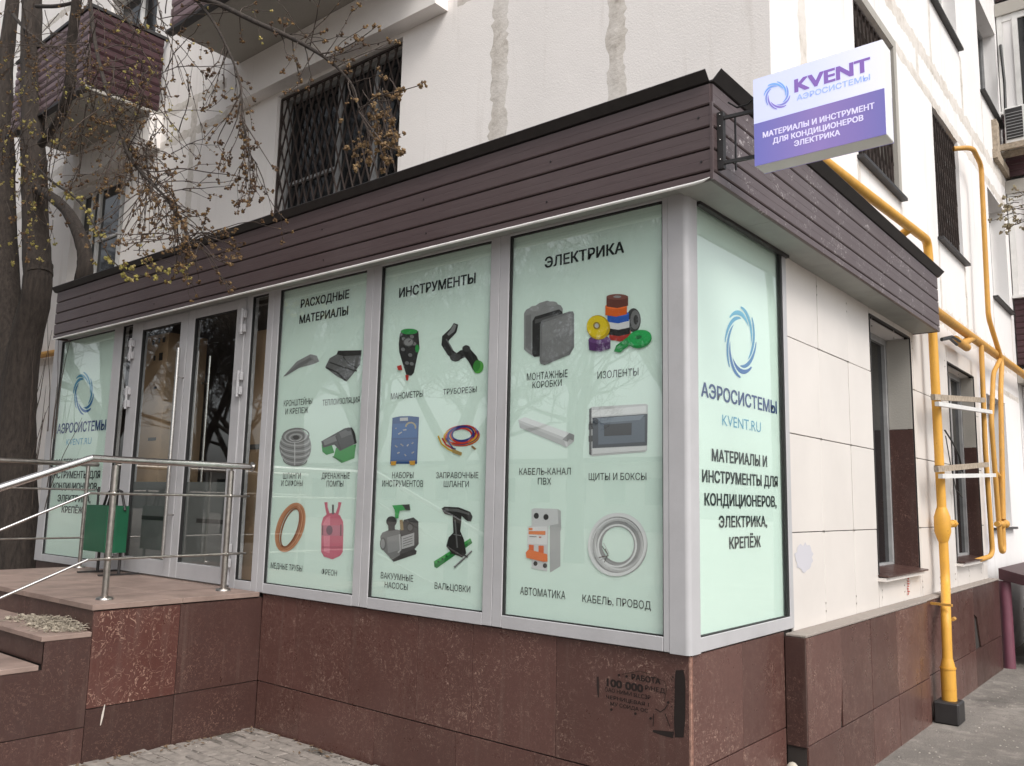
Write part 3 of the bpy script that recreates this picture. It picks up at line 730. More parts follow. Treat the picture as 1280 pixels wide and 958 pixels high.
# --- fascia
SX, SYF, FZ = .222, -.150, [2.190, 2.238, 2.351, 2.463, 2.576, 2.690]
XL, YE = -7.18, 4.28
def plank_profile(z0, z1, first=False):
    h = z1-z0
    return [(.016, z0+.001), (.004, z0+.003), (0, z0+.009), (.0, z0+.47*h), (.0010, z0+.49*h), (.0002, z0+.505*h), (0, z1-.009), (.016, z1-.001)]
for i in range(5):
    pr = plank_profile(FZ[i], FZ[i+1])
    if i == 0: pr = [(.012, FZ[0]), (0, FZ[0]+.004), (0, FZ[1]-.009), (.016, FZ[1]-.001)]
    fr_ = [(SYF+p[0], p[1]) for p in pr]+[(SYF+.02, pr[-1][1]), (SYF+.02, pr[0][1])]
    mb = MB(); mb.prism(fr_, 'x', XL, SX-.012); mb.build('fascia_plank', M['siding'], shop)
    si_ = [(SX-p[0], p[1]) for p in pr]+[(SX-.02, pr[-1][1]), (SX-.02, pr[0][1])]
    mb = MB(); mb.prism([(a, b) for a, b in si_], 'y', SYF+.012, YE-.012); mb.build('fascia_plank', M['siding_chip'], shop)
    en_ = [(YE-p[0], p[1]) for p in pr]+[(YE-.02, pr[-1][1]), (YE-.02, pr[0][1])]
    mb = MB(); mb.prism(en_, 'x', .0, SX-.012); mb.build('fascia_plank', M['siding_chip'], shop)
    en_ = [(XL+p[0], p[1]) for p in pr]+[(XL+.02, pr[-1][1]), (XL+.02, pr[0][1])]
mb = MB(); mb.box(XL, XL+.02, SYF+.021, BY-.05, 2.19, 2.69); mb.build('end_board', M['siding'], shop)
mb = MB(); mb.box(XL+.021, SX-.021, SYF+.021, SYF+.03, 2.2, 2.688); mb.box(SX-.03, SX-.021, SYF+.031, YE-.021, 2.2, 2.688); mb.build('backing_board', M['roof'], shop)
# corner strip
mb = MB(); mb.box(SX-.0115, SX+.002, SYF-.002, SYF+.0115, 2.19, 2.585); mb.build('corner_strip', M['siding'], shop)
# screws in the planks
for x in (-6.4, -5.1, -3.9, -2.75, -1.72, -.75, .19):
    for z in (2.29, 2.52):
        mb = MB(); xs2 = x-rnd.uniform(0, .05); mb.tube([(xs2, SYF+.002, z), (xs2, SYF-.004, z)], .0055, 8); mb.build('screw', M['roof'], shop)
# soffit panels
ylist = [SYF+.02, .62, 1.62, 2.62, 3.62, YE-.02]
for i in range(5):
    mb = MB(); mb.box(.0, SX-.022, ylist[i]+.002, ylist[i+1]-.002, 2.196, 2.204); mb.build('soffit_panel', M['soffit'], shop)
mb = MB(); mb.box(XL+.02, -.001, SYF+.022, -.013, 2.212, 2.22); mb.build('soffit_panel', M['soffit'], shop)
mb = MB(); mb.box(.0, .03, .10, 1.30, 2.179, 2.1955); mb.build('painted_soffit_shadow', M['black_metal'], shop)  # dark strip standing in for the shade under the soffit
# white drip strip
mb = MB(); pts = [(XL, SYF-.004, 2.187), (SX-.10, SYF-.004, 2.187), (SX-.05, SYF-.004, 2.190), (SX-.015, SYF-.002, 2.2)]
mb.tube(pts, [.008, .008, .007, .002], 6); mb.build('drip_strip', M['white_trim'], shop)
# flared coping flashings
mb = MB()
mb.prism([(SYF+.02, 2.690), (SYF-.006, 2.693), (SYF-.045, 2.735), (SYF-.043, 2.740), (SYF-.004, 2.700), (SYF+.02, 2.699)], 'x', XL-.06, SX-.012); mb.build('coping', M['roof'], shop)
mb = MB(); mb.prism([(SX-.02, 2.690), (SX+.006, 2.693), (SX+.052, 2.738), (SX+.050, 2.743), (SX+.004, 2.700), (SX-.02, 2.699)], 'y', SYF+.004, YE+.03); mb.build('coping', M['roof'], shop)
mb = MB(); mb.box(XL+.02, -.05, SYF+.02, BY-.002, 2.676, 2.688); mb.box(-.049, SX-.022, SYF+.02, YE-.02, 2.676, 2.688); mb.build('roof_sheet', M['roof'], shop)

# ------------------------------------------------------------------ printed matter (flat print on the films)
_fc = {}
def glyphs(text):
    """outline text as flat faces; the fill of some letters fails at some curve resolutions, so keep the fullest"""
    best = None
    for ru in (4, 8, 12):
        cu = bpy.data.curves.new('t', 'FONT'); cu.body = text; cu.resolution_u = ru; cu.size = 1.0
        o = bpy.data.objects.new('t', cu); C.objects.link(o)
        dg = bpy.context.evaluated_depsgraph_get(); me = bpy.data.meshes.new_from_object(o.evaluated_get(dg))
        ar = sum(p.area for p in me.polygons)
        if best is None or ar > best[0]*1.004: best = (ar, [(v.co.x, v.co.y) for v in me.vertices], [tuple(p.vertices) for p in me.polygons])
        bpy.data.objects.remove(o); bpy.data.curves.remove(cu); bpy.data.meshes.remove(me)
    return best[1], best[2]
def par_small(p, cap): return p is not None and p.name.startswith('advertising_film') and cap < .05
CAPH = None
def lettering(text, bl, br, tl, plane, off, col, parent, bold=.01, mat='print', name='lettering', wear=0):
    global CAPH
    if CAPH is None: v, f = glyphs('Н'); CAPH = max(p[1] for p in v)
    ax, val = plane
    A, B, T = P(*bl, ax, val), P(*br, ax, val), P(*tl, ax, val)
    u = 0 if ax == 'y' else 1
    u0, u1 = A[u], B[u]; z0 = (A.z+B.z)/2; cap = T.z-A.z
    if par_small(parent, cap): cap *= 1.13
    vs, fs = glyphs(text); x0 = min(p[0] for p in vs); x1 = max(p[0] for p in vs)
    sx = (u1-u0)/(x1-x0); sz = cap/CAPH
    mb = MB(); bb = bold*1.6
    for j, (dx, dz) in enumerate([(0, 0)]+([(bb, bb), (-bb, bb), (bb, -bb), (-bb, -bb)] if bold > .006 else [])):
        out = []; o_ = off-j*.00007
        for p in vs:
            uu = u0+(p[0]-x0+dx*.8)*sx; zz = z0+(p[1]+dz*.5)*sz
            out.append((uu, val+o_, zz) if ax == 'y' else (val-o_, uu, zz))
        mb.add(out, fs, col)
    return mb.build(name, M[mat], parent, colors=True)
FP = ('y', .022); INK = (.012, .020, .018); SP = ('x', -.024)
def LT(text, bl, br, tl, par, bold=.004, col=INK, pl=FP, off=0.0, **k): return lettering(text, bl, br, tl, pl, off, col, par, bold, **k)
LT('ЭЛЕКТРИКА', (681.3, 334), (779.7, 317), (681.3, 321), filmA, .022)
LT('МОНТАЖНЫЕ', (658.6, 476), (709.5, 471.4), (658.6, 468), filmA); LT('КОРОБКИ', (665.6, 485.3), (702, 483), (665.6, 478), filmA)
LT('ИЗОЛЕНТЫ', (746.8, 473.5), (798, 469.6), (746.8, 465.5), filmA)
LT('КАБЕЛЬ-КАНАЛ', (649, 593.3), (713.3, 594), (649, 586), filmA); LT('ПВХ', (672.3, 605.8), (689, 606), (672.3, 598.4), filmA)
LT('ЩИТЫ И БОКСЫ', (735.9, 600.5), (807.9, 600), (735.9, 592.8), filmA)
LT('АВТОМАТИКА', (650, 744.3), (706.7, 748.3), (650, 735.7), filmA); LT('КАБЕЛЬ, ПРОВОД', (728, 753), (813.5, 762), (728, 744.5), filmA)
LT('ИНСТРУМЕНТЫ', (499, 371), (594, 355.2), (499, 359.5), filmB, .022)
LT('МАНОМЕТРЫ', (488.6, 499.3), (528.7, 496.7), (488.6, 492.3), filmB); LT('ТРУБОРЕЗЫ', (553.7, 493.4), (595.7, 490.8), (553.7, 487), filmB)
LT('НАБОРЫ', (490, 598.1), (516.8, 597.6), (490, 591.5), filmB); LT('ИНСТРУМЕНТОВ', (477.6, 609), (528.7, 608.3), (477.6, 602), filmB)
LT('ЗАПРАВОЧНЫЕ', (545, 598), (597.7, 598), (545, 591.4), filmB); LT('ШЛАНГИ', (554.6, 609), (586, 609), (554.6, 602.3), filmB)
LT('ВАКУУМНЫЕ', (475.9, 723.6), (516.3, 727), (475.9, 716.6), filmB); LT('НАСОСЫ', (480.7, 735.3), (509.5, 737.3), (480.7, 728.6), filmB)
LT('ВАЛЬЦОВКИ', (543.2, 736.6), (587.7, 740.6), (543.2, 729.5), filmB)
LT('РАСХОДНЫЕ', (376, 384), (436, 374), (376, 374), filmC, .022); LT('МАТЕРИАЛЫ', (374.4, 404), (434.6, 394.5), (374.4, 394), filmC, .022)
LT('КРОНШТЕЙНЫ', (354.6, 508.5), (390, 505), (354.6, 502), filmC); LT('И КРЕПЕЖ', (356.5, 518.5), (385, 516), (356.5, 512.2), filmC); LT('ТЕПЛОИЗОЛЯЦИЯ', (403, 507), (449.4, 503.5), (403, 500.7), filmC)
LT('ШЛАНГИ', (353.7, 598.8), (375.7, 598.8), (353.7, 592.2), filmC); LT('И СИФОНЫ', (351.4, 607.8), (378, 607.8), (351.4, 601.6), filmC)
LT('ДРЕНАЖНЫЕ', (401.9, 598.6), (437, 598.6), (401.9, 592), filmC); LT('ПОМПЫ', (408, 608.5), (429, 608.5), (408, 602), filmC)
LT('МЕДНЫЕ ТРУБЫ', (338.3, 711), (377.6, 714), (338.3, 704.6), filmC); LT('ФРЕОН', (401.9, 718.5), (421, 720), (401.9, 712.2), filmC)
NAVY = (.012, .055, .20); CY = (.12, .42, .62); BLK = (.02, .035, .035)
LT('АЭРОСИСТЕМЫ', (876.8, 495.8), (970.9, 517), (876.8, 478), filmS, .02, NAVY, SP); LT('KVENT.RU', (903, 533), (951.2, 539.5), (903, 518.8), filmS, .0, CY, SP)
LT('МАТЕРИАЛЫ И', (890.2, 576.5), (958.7, 583.6), (890.2, 561.5), filmS, .025, BLK, SP); LT('ИНСТРУМЕНТЫ ДЛЯ', (878, 603.5), (972.2, 608), (878, 588.5), filmS, .025, BLK, SP)
LT('КОНДИЦИОНЕРОВ,', (881, 631), (970.5, 634.3), (881, 616), filmS, .025, BLK, SP); LT('ЭЛЕКТРИКА,', (898.9, 658.7), (958.8, 659), (898.9, 644.5), filmS, .025, BLK, SP)
LT('КРЕПЁЖ', (912, 686), (950.8, 684), (912, 671.5), filmS, .025, BLK, SP)
LT('АЭРОСИСТЕМЫ', (71.2, 542.2), (131.7, 537.5), (71.2, 530.5), filmL, .02, NAVY); LT('KVENT.RU', (82.5, 557), (113.9, 555), (82.5, 549), filmL, .0, CY)
LT('МАТЕРИАЛЫ И', (70, 582.5), (114, 582), (70, 574), filmL, .022, BLK); LT('ИНСТРУМЕНТЫ ДЛЯ', (63, 598), (124.6, 598), (63, 589.5), filmL, .022, BLK)
LT('КОНДИЦИОНЕРОВ,', (65.7, 612), (122, 612.5), (65.7, 603.8), filmL, .022, BLK); LT('ЭЛЕКТРИКА,', (71.8, 627), (113, 628.3), (71.8, 618.8), filmL, .022, BLK); LT('КРЕПЁЖ', (77, 640.5), (103, 642.5), (77, 632.5), filmL, .022, BLK)

class Art:
    """flat printed shapes given as photo positions on a wall plane, each a hair in front of the last"""
    def __init__(s, plane, off=0.0, step=.00022): s.p = plane; s.o = off; s.st = step; s.mb = MB()
    def pt(s, x, y):
        q = P(x, y, s.p[0], s.p[1]); i = 1 if s.p[0] == 'y' else 0
        q[i] += (-s.o if s.p[0] == 'y' else s.o); return q
    def poly(s, pts, col):
        s.o += s.st; s.mb.add([s.pt(*p) for p in pts], [tuple(range(len(pts)))], col); return s
    def ell(s, cx, cy, rx, ry, col, rot=0, n=28):
        c, d = math.cos(R(rot)), math.sin(R(rot))
        return s.poly([(cx+rx*math.cos(t)*c-ry*math.sin(t)*d, cy+rx*math.cos(t)*d+ry*math.sin(t)*c) for t in [2*math.pi*k/n for k in range(n)]], col)
    def ring(s, cx, cy, rx, ry, wd, col, rot=0, n=36, a0=0, a1=360):
        s.o += s.st; c, d = math.cos(R(rot)), math.sin(R(rot)); vs = []
        for k in range(n+1):
            t = R(a0+(a1-a0)*k/n)
            for q in (1, -1):
                X, Y = (rx+q*wd/2)*math.cos(t), (ry+q*wd/2)*math.sin(t); vs.append(s.pt(cx+X*c-Y*d, cy+X*d+Y*c))
        s.mb.add(vs, [(2*k, 2*k+1, 2*k+3, 2*k+2) for k in range(n)], col); return s
    def line(s, pts, wd, col):
        s.o += s.st; vs = []; n = len(pts)
        if not isinstance(wd, (list, tuple)): wd = [wd]*n
        for i, (x, y) in enumerate(pts):
            a = pts[max(i-1, 0)]; b = pts[min(i+1, n-1)]; dx, dy = b[0]-a[0], b[1]-a[1]; L = math.hypot(dx, dy) or 1
            for q in (1, -1): vs.append(s.pt(x-dy/L*wd[i]/2*q, y+dx/L*wd[i]/2*q))
        s.mb.add(vs, [(2*k, 2*k+1, 2*k+3, 2*k+2) for k in range(n-1)], col); return s
    def done(s, name, par, mat='print'): return s.mb.build(name, M[mat], par, colors=True)
G = lambda v: (v, v, v)
FA = ('y', .0225)
# junction boxes
a = Art(FA); a.poly([(655,392),(658,387),(670,382),(674,379),(684,376),(690,378),(701,382),(703.5,386),(703,440),(680,446),(668,446.5),(661,442),(655,437)], G(.30))
a.ell(668, 386, 6, 3.5, G(.36)).ell(690, 380, 7, 3, G(.36)).poly([(657,395),(664,393),(664,440),(657,434)], G(.22)).poly([(665.7,402),(669,396),(699,387),(703,390),(703,428),(698,440),(668,446.5),(665.5,443)], G(.035)).poly([(669,400),(699,391),(699,396),(669,405)], G(.10))
a.poly([(675.3,406),(678,400.4),(712,389.6),(716.5,389.5),(717.8,393),(717.8,434.4),(712.6,443.5),(681,456.5),(676,455),(674.8,451)], G(.20)).poly([(678,407),(681,403),(712,392.5),(715,394),(715,432),(711,440),(682,452),(678,450)], G(.27)).poly([(678,430),(715,412),(715,432),(711,440),(682,452),(678,450)], G(.24))
a.done('junction_box_print', filmA)
# insulating tapes
a = Art(FA)
a.ell(792, 400.5, 9, 15, G(.06)).ell(794, 400, 6, 12, G(.20)).ell(795, 400, 3, 6, G(.05))
for cx_, cy_, col, h in ((775, 420, (.45,.05,.04), 5), (774, 413.5, G(.03), 5), (773.5, 405.5, G(.75), 5), (773, 397.5, (.03,.12,.50), 5), (770.5, 388.7, (.75,.14,.02), 5.5), (772, 377.5, (.16,.055,.04), 6)):
    a.poly([(cx_-13.5, cy_-h), (cx_+13.5, cy_-h-1), (cx_+13.5, cy_+h-1), (cx_, cy_+h+2), (cx_-13.5, cy_+h)], col).ell(cx_, cy_-h, 13.5, 3.6, tuple(min(1, c*1.35+.02) for c in col))
a.ell(772, 371.3, 5, 1.5, G(.35))
a.poly([(736, 425), (763.5, 424), (763.5, 436), (750, 440), (737, 438)], (.10, .035, .14)).ell(750, 425, 13.8, 5, (.16, .07, .22)).ell(748.4, 409.6, 14.5, 15.5, (.55, .38, .01), -25).ell(747, 408.6, 13, 13.5, (.80, .60, .02), -25).ell(746.5, 407.5, 4.5, 4.8, (.35, .25, .05), -25).ell(746.5, 407.5, 2.5, 2.8, G(.55))
a.poly([(768, 440), (771, 432), (786, 421), (792, 428), (776, 441)], (.02, .30, .07)).ell(800, 424.5, 15.5, 11, (.015, .26, .06), -12).ell(800, 422.6, 15, 9.6, (.03, .42, .11), -12).ell(799, 422, 4, 2.4, (.02, .20, .06), -12)
a.done('insulating_tape_print', filmA)
# trunking
a = Art(FA); a.poly([(648, 525), (656, 521.5), (718, 543.5), (717.5, 552), (708, 559.5), (703, 556), (650, 535)], G(.60)).poly([(648, 525), (656, 521.5), (718, 543.5), (708, 548)], G(.80)).poly([(650, 529), (705, 551), (708, 559.5), (703, 557), (650, 535)], G(.50)).poly([(703, 549.5), (712, 541.5), (718, 544), (717, 551), (712, 549), (709, 553)], G(.33)).poly([(706, 552), (716, 552.5), (708, 559)], G(.68)); a.done('cable_trunking_print', filmA)
# distribution board
a = Art(FA); a.poly([(736.5, 511.5), (740, 509), (807, 505), (810, 506.5), (809, 563), (806, 565), (740, 570.5), (736.5, 568)], G(.62)).poly([(739.5, 513), (807.5, 507.5), (807.5, 516), (739.5, 521)], G(.80)).poly([(736.5, 511.5), (739.5, 510), (739.5, 569.5), (736.5, 568)], G(.08))
a.poly([(740.6, 522.5), (809.5, 517.5), (809, 557), (740.6, 560.5)], (.035, .045, .06)).poly([(748, 526), (806, 521.5), (806, 552.5), (748, 556)], (.10, .13, .17)).poly([(746, 523), (806, 518.8), (800, 525), (752, 529)], (.20, .24, .29)).poly([(755.3, 531), (790, 528.6), (789.5, 544), (755.3, 545.5)], (.012, .014, .018)).poly([(736, 530), (741, 529.5), (741, 537), (736, 537.5)], G(.03)).poly([(736, 545), (741, 544.5), (741, 552), (736, 552.5)], G(.03)).poly([(741, 561), (808, 558), (808, 563), (741, 568)], G(.72)); a.done('distribution_board_print', filmA)
# circuit breaker
a = Art(FA); a.poly([(697, 636.5), (701, 639), (701.5, 662), (700.5, 664), (700.5, 708), (687.5, 716), (687, 640)], G(.48)).poly([(664.5, 637), (668, 635.5), (697, 636.5), (698, 655), (686, 657.5), (684, 714.5), (664.5, 710.5), (664.5, 700), (659.5, 697), (659.5, 659), (664.5, 657)], G(.66))
a.poly([(659.5, 659), (684, 658), (684, 681), (659.5, 680)], G(.78)).ell(670.5, 645, 3.2, 3.7, G(.02)).ell(682.6, 646.5, 3.2, 3.7, G(.02)).ell(669.5, 704.6, 2.6, 3, G(.02)).ell(681.5, 707.3, 2.6, 3, G(.02)).poly([(661, 664), (682, 664), (682, 668.8), (661, 668)], (.80, .22, .05)).poly([(661, 660), (666, 660), (666, 663), (661, 663)], (.80, .22, .05)).line([(662, 670.8), (671, 671.3)], .9, G(.15)).line([(674, 671.6), (677, 671.7)], 1.4, (.5, .1, .05))
a.poly([(661.5, 681), (667.5, 681.5), (667.5, 694), (661.5, 692)], (.75, .13, .02)).poly([(673.5, 682), (680, 682.5), (680, 697), (673.5, 695)], (.75, .13, .02)).poly([(657.5, 691), (661, 687), (684.5, 693), (685, 702), (680, 702.5), (658.5, 697.5)], (.85, .20, .04)); a.done('circuit_breaker_print', filmA)
# white cable coil
a = Art(FA); rr_ = random.Random(3)
a.ring(772.5, 681, 28.5, 31, 17, G(.42))
for k in range(15):
    q = rr_.uniform(-6.5, 6.5); a.ring(772.5+rr_.uniform(-1.5, 1.5), 681+rr_.uniform(-1.5, 1.5), 28.5+q, 31+q*1.05, 2.3, G(rr_.choice((.55, .66, .74, .80, .34))), rr_.uniform(-12, 12))
a.line([(753, 683), (760, 693), (756, 703)], 1.0, G(.12)).line([(755, 679), (762, 692), (751, 701)], 1.0, G(.55)).line([(757, 686), (761, 695), (749, 697)], .8, (.10, .05, .03)); a.done('cable_coil_print', filmA)
# manometer
a = Art(FA); a.poly([(499.6, 419), (501, 415), (523, 414), (524.5, 436), (522, 444), (517.5, 466), (514, 470), (508, 469), (506, 463), (499, 440), (498.4, 430)], G(.035)).ell(511.6, 414.6, 10.6, 3.6, (.03, .33, .07)).ell(521.5, 436, 2.5, 5, (.03, .33, .07))
for (x, y) in ((505, 424), (515, 421), (511, 432), (518, 430), (504, 437), (513, 444), (509, 454), (515, 455)): a.ell(x, y, 2.6, 2.2, G(.22), 20)
a.ell(511, 428, 7, 6, G(.10)).ell(511, 428, 5.5, 4.6, G(.30)).line([(511, 428), (514, 425)], .8, G(.02)).poly([(496.5, 458), (502, 456.5), (503.5, 463), (498, 463)], (.55, .04, .03)).poly([(507, 469), (511.5, 469), (510.5, 476), (508.3, 476)], (.55, .04, .03)); a.done('manometer_print', filmB)
# pipe cutter
a = Art(FA); a.line([(570, 405), (567, 413), (557, 423), (556, 430), (563, 441), (570, 447), (577, 443), (584, 441), (591, 449), (596, 460)], [6, 9, 10, 9, 9, 11, 10, 13, 12, 11], G(.03)).line([(569, 406), (566, 413), (560, 419)], [4, 5, 3], G(.26)).ell(569.5, 447, 7, 5, G(.07)).ell(583, 436, 5, 4.2, G(.06)).line([(558, 424), (566, 438)], 1.6, G(.18)).ell(598, 459, 6.5, 8.2, (.10, .40, .07), 15).ell(596, 457.5, 4.5, 7.5, (.05, .26, .05), 15); a.done('pipe_cutter_print', filmB)
# tool case
a = Art(FA); a.poly([(490.6, 522.5), (500, 520.6), (512, 520.3), (523.9, 521.5), (522.8, 547), (521.3, 580), (487.6, 580), (489.3, 548)], (.035, .10, .27)).poly([(500, 522.5), (510, 522), (510, 526), (500, 526.5)], G(.55)).poly([(491.5, 530), (522, 529), (521.5, 547), (490.5, 548)], (.05, .15, .38)).poly([(490, 550), (521.5, 549), (520.5, 575), (489, 576)], (.045, .13, .34)).ring(513.5, 534, 6, 5.5, 2, (.42, .36, .22), 0, 16, 180, 380)
for (x, y) in ((494, 536), (498, 543), (504, 538), (494, 557), (501, 555), (509, 558), (515, 555), (497, 567), (506, 568), (515, 567)): a.line([(x, y), (x+rr_.uniform(2, 5), y+rr_.uniform(-3, 3))], 1.5, G(rr_.choice((.02, .35, .5))))
a.poly([(489, 577), (496, 576.5), (495, 582), (489, 582)], (.70, .36, .05)).poly([(512, 576.5), (519.5, 576), (519, 581.5), (513, 581.5)], (.70, .36, .05)); a.done('tool_case_print', filmB)
# charging hoses
a = Art(FA)
for k, col in enumerate([(.55,.03,.02), (.72,.45,.03), (.03,.04,.24), (.60,.04,.02), (.03,.05,.30), (.74,.42,.04), (.50,.03,.02), (.02,.03,.20), (.62,.05,.03), (.03,.04,.22)]): a.ring(578+rr_.uniform(-1.5, 1.5), 543.5+rr_.uniform(-1.5, 2), 21-k*.9+rr_.uniform(-1, 2), 11-k*.35+rr_.uniform(-1, 1.5), 2.2, col, rr_.uniform(-14, 2))
a.line([(548, 545), (552, 555), (561, 562), (573, 567)], 2, (.72, .45, .03)).line([(553, 548), (558, 556), (568, 562)], 2, (.55, .03, .02)).line([(558, 548), (566, 560), (570, 562)], 2, (.02, .03, .2)).poly([(566, 561), (578, 566), (577, 570), (566, 566)], (.45, .30, .10)).line([(590, 558), (595, 562)], 2.5, (.30, .18, .07)); a.done('charging_hose_print', filmB)
# vacuum pump
a = Art(FA); a.poly([(487, 697), (492, 702.5), (520, 693), (521, 689), (516, 685)], G(.02)).poly([(475.5, 671), (478, 666), (490, 661), (500, 663), (500, 694), (490, 700), (477, 686)], G(.20)).poly([(500, 662), (505, 650), (517, 647), (523, 652), (523.5, 680), (518, 687), (500, 693)], G(.05)).ell(479, 680, 4, 8, G(.12)).ell(478.6, 680, 2.6, 6, G(.33)).poly([(484, 672), (499, 668), (499, 688), (485, 692)], G(.30)).poly([(502, 671), (518, 666), (518, 682), (502, 687)], G(.48))
for k in range(4): a.line([(504, 674+k*3), (516, 670+k*3)], .8, G(.12))
a.ell(513, 659.5, 4.6, 5.6, G(.02)).ell(513, 659.5, 3.2, 4, G(.12)).poly([(485.5, 655), (494, 653), (494, 663), (486, 664)], G(.04)).ell(489.8, 652, 6.5, 6.5, G(.03)).line([(500, 668), (501, 688), (498, 691)], 2, G(.5)).line([(502, 650), (503, 663)], 4, (.35, .25, .12)).poly([(491, 632), (512, 630.5), (513, 637), (500, 638.5), (498.5, 648), (494.5, 648), (494, 638)], (.04, .38, .09)).poly([(503, 631), (512.5, 630.6), (513.5, 638), (508, 638)], G(.03)); a.done('vacuum_pump_print', filmB)
# flaring tool
a = Art(FA); a.poly([(542.4, 702), (588, 673), (590.5, 679), (546, 710.5), (543, 709)], (.02, .22, .05)).poly([(542.4, 702), (588, 673), (589, 676), (545, 705)], (.06, .40, .09))
for k in range(5): a.ell(548+k*5.2, 702.3-k*3.4, 1.3, 1.3, (.01, .08, .02))
a.poly([(552, 636), (556, 633.5), (574, 634.5), (588, 640), (591, 646), (589, 652), (584, 651.5), (577, 645), (577, 652), (575.5, 664), (580, 674), (583, 692), (578, 697), (565, 692), (558, 683), (561, 672), (567, 666), (566, 645), (556, 642.5)], G(.025)).poly([(556, 635.5), (573, 636.5), (586, 641.5), (587, 644), (572, 640), (557, 638.5)], G(.14)).line([(569, 650), (572, 685)], 1.8, G(.16)).line([(567, 668), (577, 670)], 1.2, G(.22)).line([(568, 709.5), (590, 689)], 2.2, G(.10)).line([(568.6, 708.4), (590, 688.2)], .8, G(.5)).line([(578, 692), (585, 697)], 2, G(.06)); a.done('flaring_tool_print', filmB)
# bracket
a = Art(FA); a.poly([(354, 471), (371, 452), (388, 443), (396, 445), (399, 452), (393, 455), (374, 460), (358, 470)], G(.30)).poly([(354, 471), (373, 455), (388, 447), (390, 450), (374, 460)], G(.20)); a.done('bracket_print', filmC)
# insulation sheet
a = Art(FA); a.poly([(406.4, 459.4), (412, 448), (421, 443), (422, 440), (452, 438.4), (450, 456), (441, 468), (433.3, 477.2), (420, 470)], G(.16)).poly([(421, 443), (422.5, 438.6), (452, 438), (451.5, 444), (430, 445.5)], G(.035)).line([(408, 460), (422, 466), (432, 476)], 2.2, G(.03)).line([(412, 453), (428, 459), (446, 464)], 1.6, G(.05)).line([(429, 446), (436, 455), (446, 460)], 1.2, G(.06)); a.done('insulation_sheet_print', filmC)
# grey hose roll
a = Art(FA); a.ell(369.2, 559, 20, 23.5, G(.36))
for k in range(9): a.ring(369.2, 546+k*3.6, 19.2-abs(k-3)*.9, 7.5, 1.3, G(.58 if k % 2 else .22), 3, 26, 0, 180)
for k in range(5): a.ring(370, 545+k*.7, 16.5-k*3, 9.2-k*1.7, 1.5, G(.60 if k % 2 else .25), -6)
a.ell(370.5, 547, 4, 2.6, G(.10)).line([(369, 553), (369, 582)], 1.0, G(.78)); a.done('hose_roll_print', filmC)
# drain pump
a = Art(FA); a.poly([(402, 556), (415, 557), (418, 566), (408, 569), (403, 565)], (.03, .30, .06)).poly([(420, 560), (445, 556), (443, 573), (427, 579), (417, 572)], (.04, .34, .07)).poly([(401.5, 552), (431, 535.5), (440, 534.5), (444, 542), (446, 554), (425, 564), (418, 556), (404, 560)], G(.05)).poly([(404, 551), (420, 544), (422, 551), (406, 557)], G(.20)).poly([(424, 541), (437, 536), (440, 543), (427, 548)], G(.12)).ell(436, 537, 3, 2.4, G(.03)).line([(420, 545), (426, 562)], 1.6, G(.02)).line([(416, 571), (428, 577)], 1.4, (.015, .15, .03)); a.done('drain_pump_print', filmC)
# copper coil
a = Art(FA)
for k, col in enumerate([(.35,.13,.06), (.60,.28,.15), (.42,.15,.07), (.70,.38,.22), (.45,.17,.08), (.62,.30,.16)]): a.ring(361.5+k*.3, 659.5, 10.8+k*1.0, 26.5+k*.9, 2.4, col, 19)
a.ring(363, 660, 9.4, 25, 1.8, (.30, .11, .05), 19); a.done('copper_coil_print', filmC)
# pink cylinder
a = Art(FA); a.poly([(401.8, 655), (404, 647), (410, 642), (418, 641), (425, 644.5), (428.8, 652), (429.4, 660), (428.5, 690), (425, 695), (415.5, 699.5), (405, 696), (401.5, 690)], (.66, .16, .23)).poly([(404, 655), (408, 647), (413, 645), (412, 692), (405, 690)], (.80, .27, .35)).line([(410.5, 644), (408, 634), (407.5, 628)], [4, 3, 4], (.66, .16, .23)).line([(421, 644), (424, 634), (425, 628)], [4, 3, 4], (.66, .16, .23)).line([(416.3, 643), (416.3, 631)], 2.4, G(.16)).poly([(402, 657), (428.8, 657), (428.8, 670), (402, 670)], (.58, .20, .27)).ell(412, 663, 4, 6, (.20, .10, .14)).line([(426.4, 656), (426.2, 670)], 1.5, (.2, .08, .1)).line([(403.6, 657), (403.6, 669)], 1.5, (.2, .08, .1)).line([(402, 684), (428, 684)], .7, (.45, .1, .15)); a.done('pink_cylinder_print', filmC)

# ring emblem made of ten swooshes
def emblem(plane, cx, cy, rx, ry, par, c0, c1, off=0.0, n=8, rot=0):
    a = Art(plane, off)
    for k in range(n):
        t0 = 2*math.pi*k/n+rot; vs_o = []; vs_i = []; m_ = 12
        for j in range(m_+1):
            q = j/m_; t = t0+q*1.62
            ro = 1.0-.34*q**1.25; wdt = .135*math.sin(math.pi*min(1, q*.9+.09))**.75
            vs_o.append((cx+rx*(ro)*math.cos(t), cy+ry*(ro)*math.sin(t))); vs_i.append((cx+rx*(ro-wdt)*math.cos(t), cy+ry*(ro-wdt)*math.sin(t)))
        a.o += a.st; m2 = []
        for o_, i_ in zip(vs_o, vs_i): m2 += [a.pt(*o_), a.pt(*i_)]
        mixv = .5+.5*math.sin(t0+.6); col = tuple(c0[i]*(1-mixv)+c1[i]*mixv for i in range(3))
        a.mb.add(m2, [(2*j, 2*j+1, 2*j+3, 2*j+2) for j in range(m_)], col)
    return a
emblem(('x', -.0255), 925.6, 428, 20, 45, filmS, (.10, .45, .66), (.02, .14, .42)).done('ring_emblem', filmS)
emblem(FA, 104.5, 492, 13, 27, filmL, (.10, .40, .60), (.02, .14, .40)).done('ring_emblem', filmL)

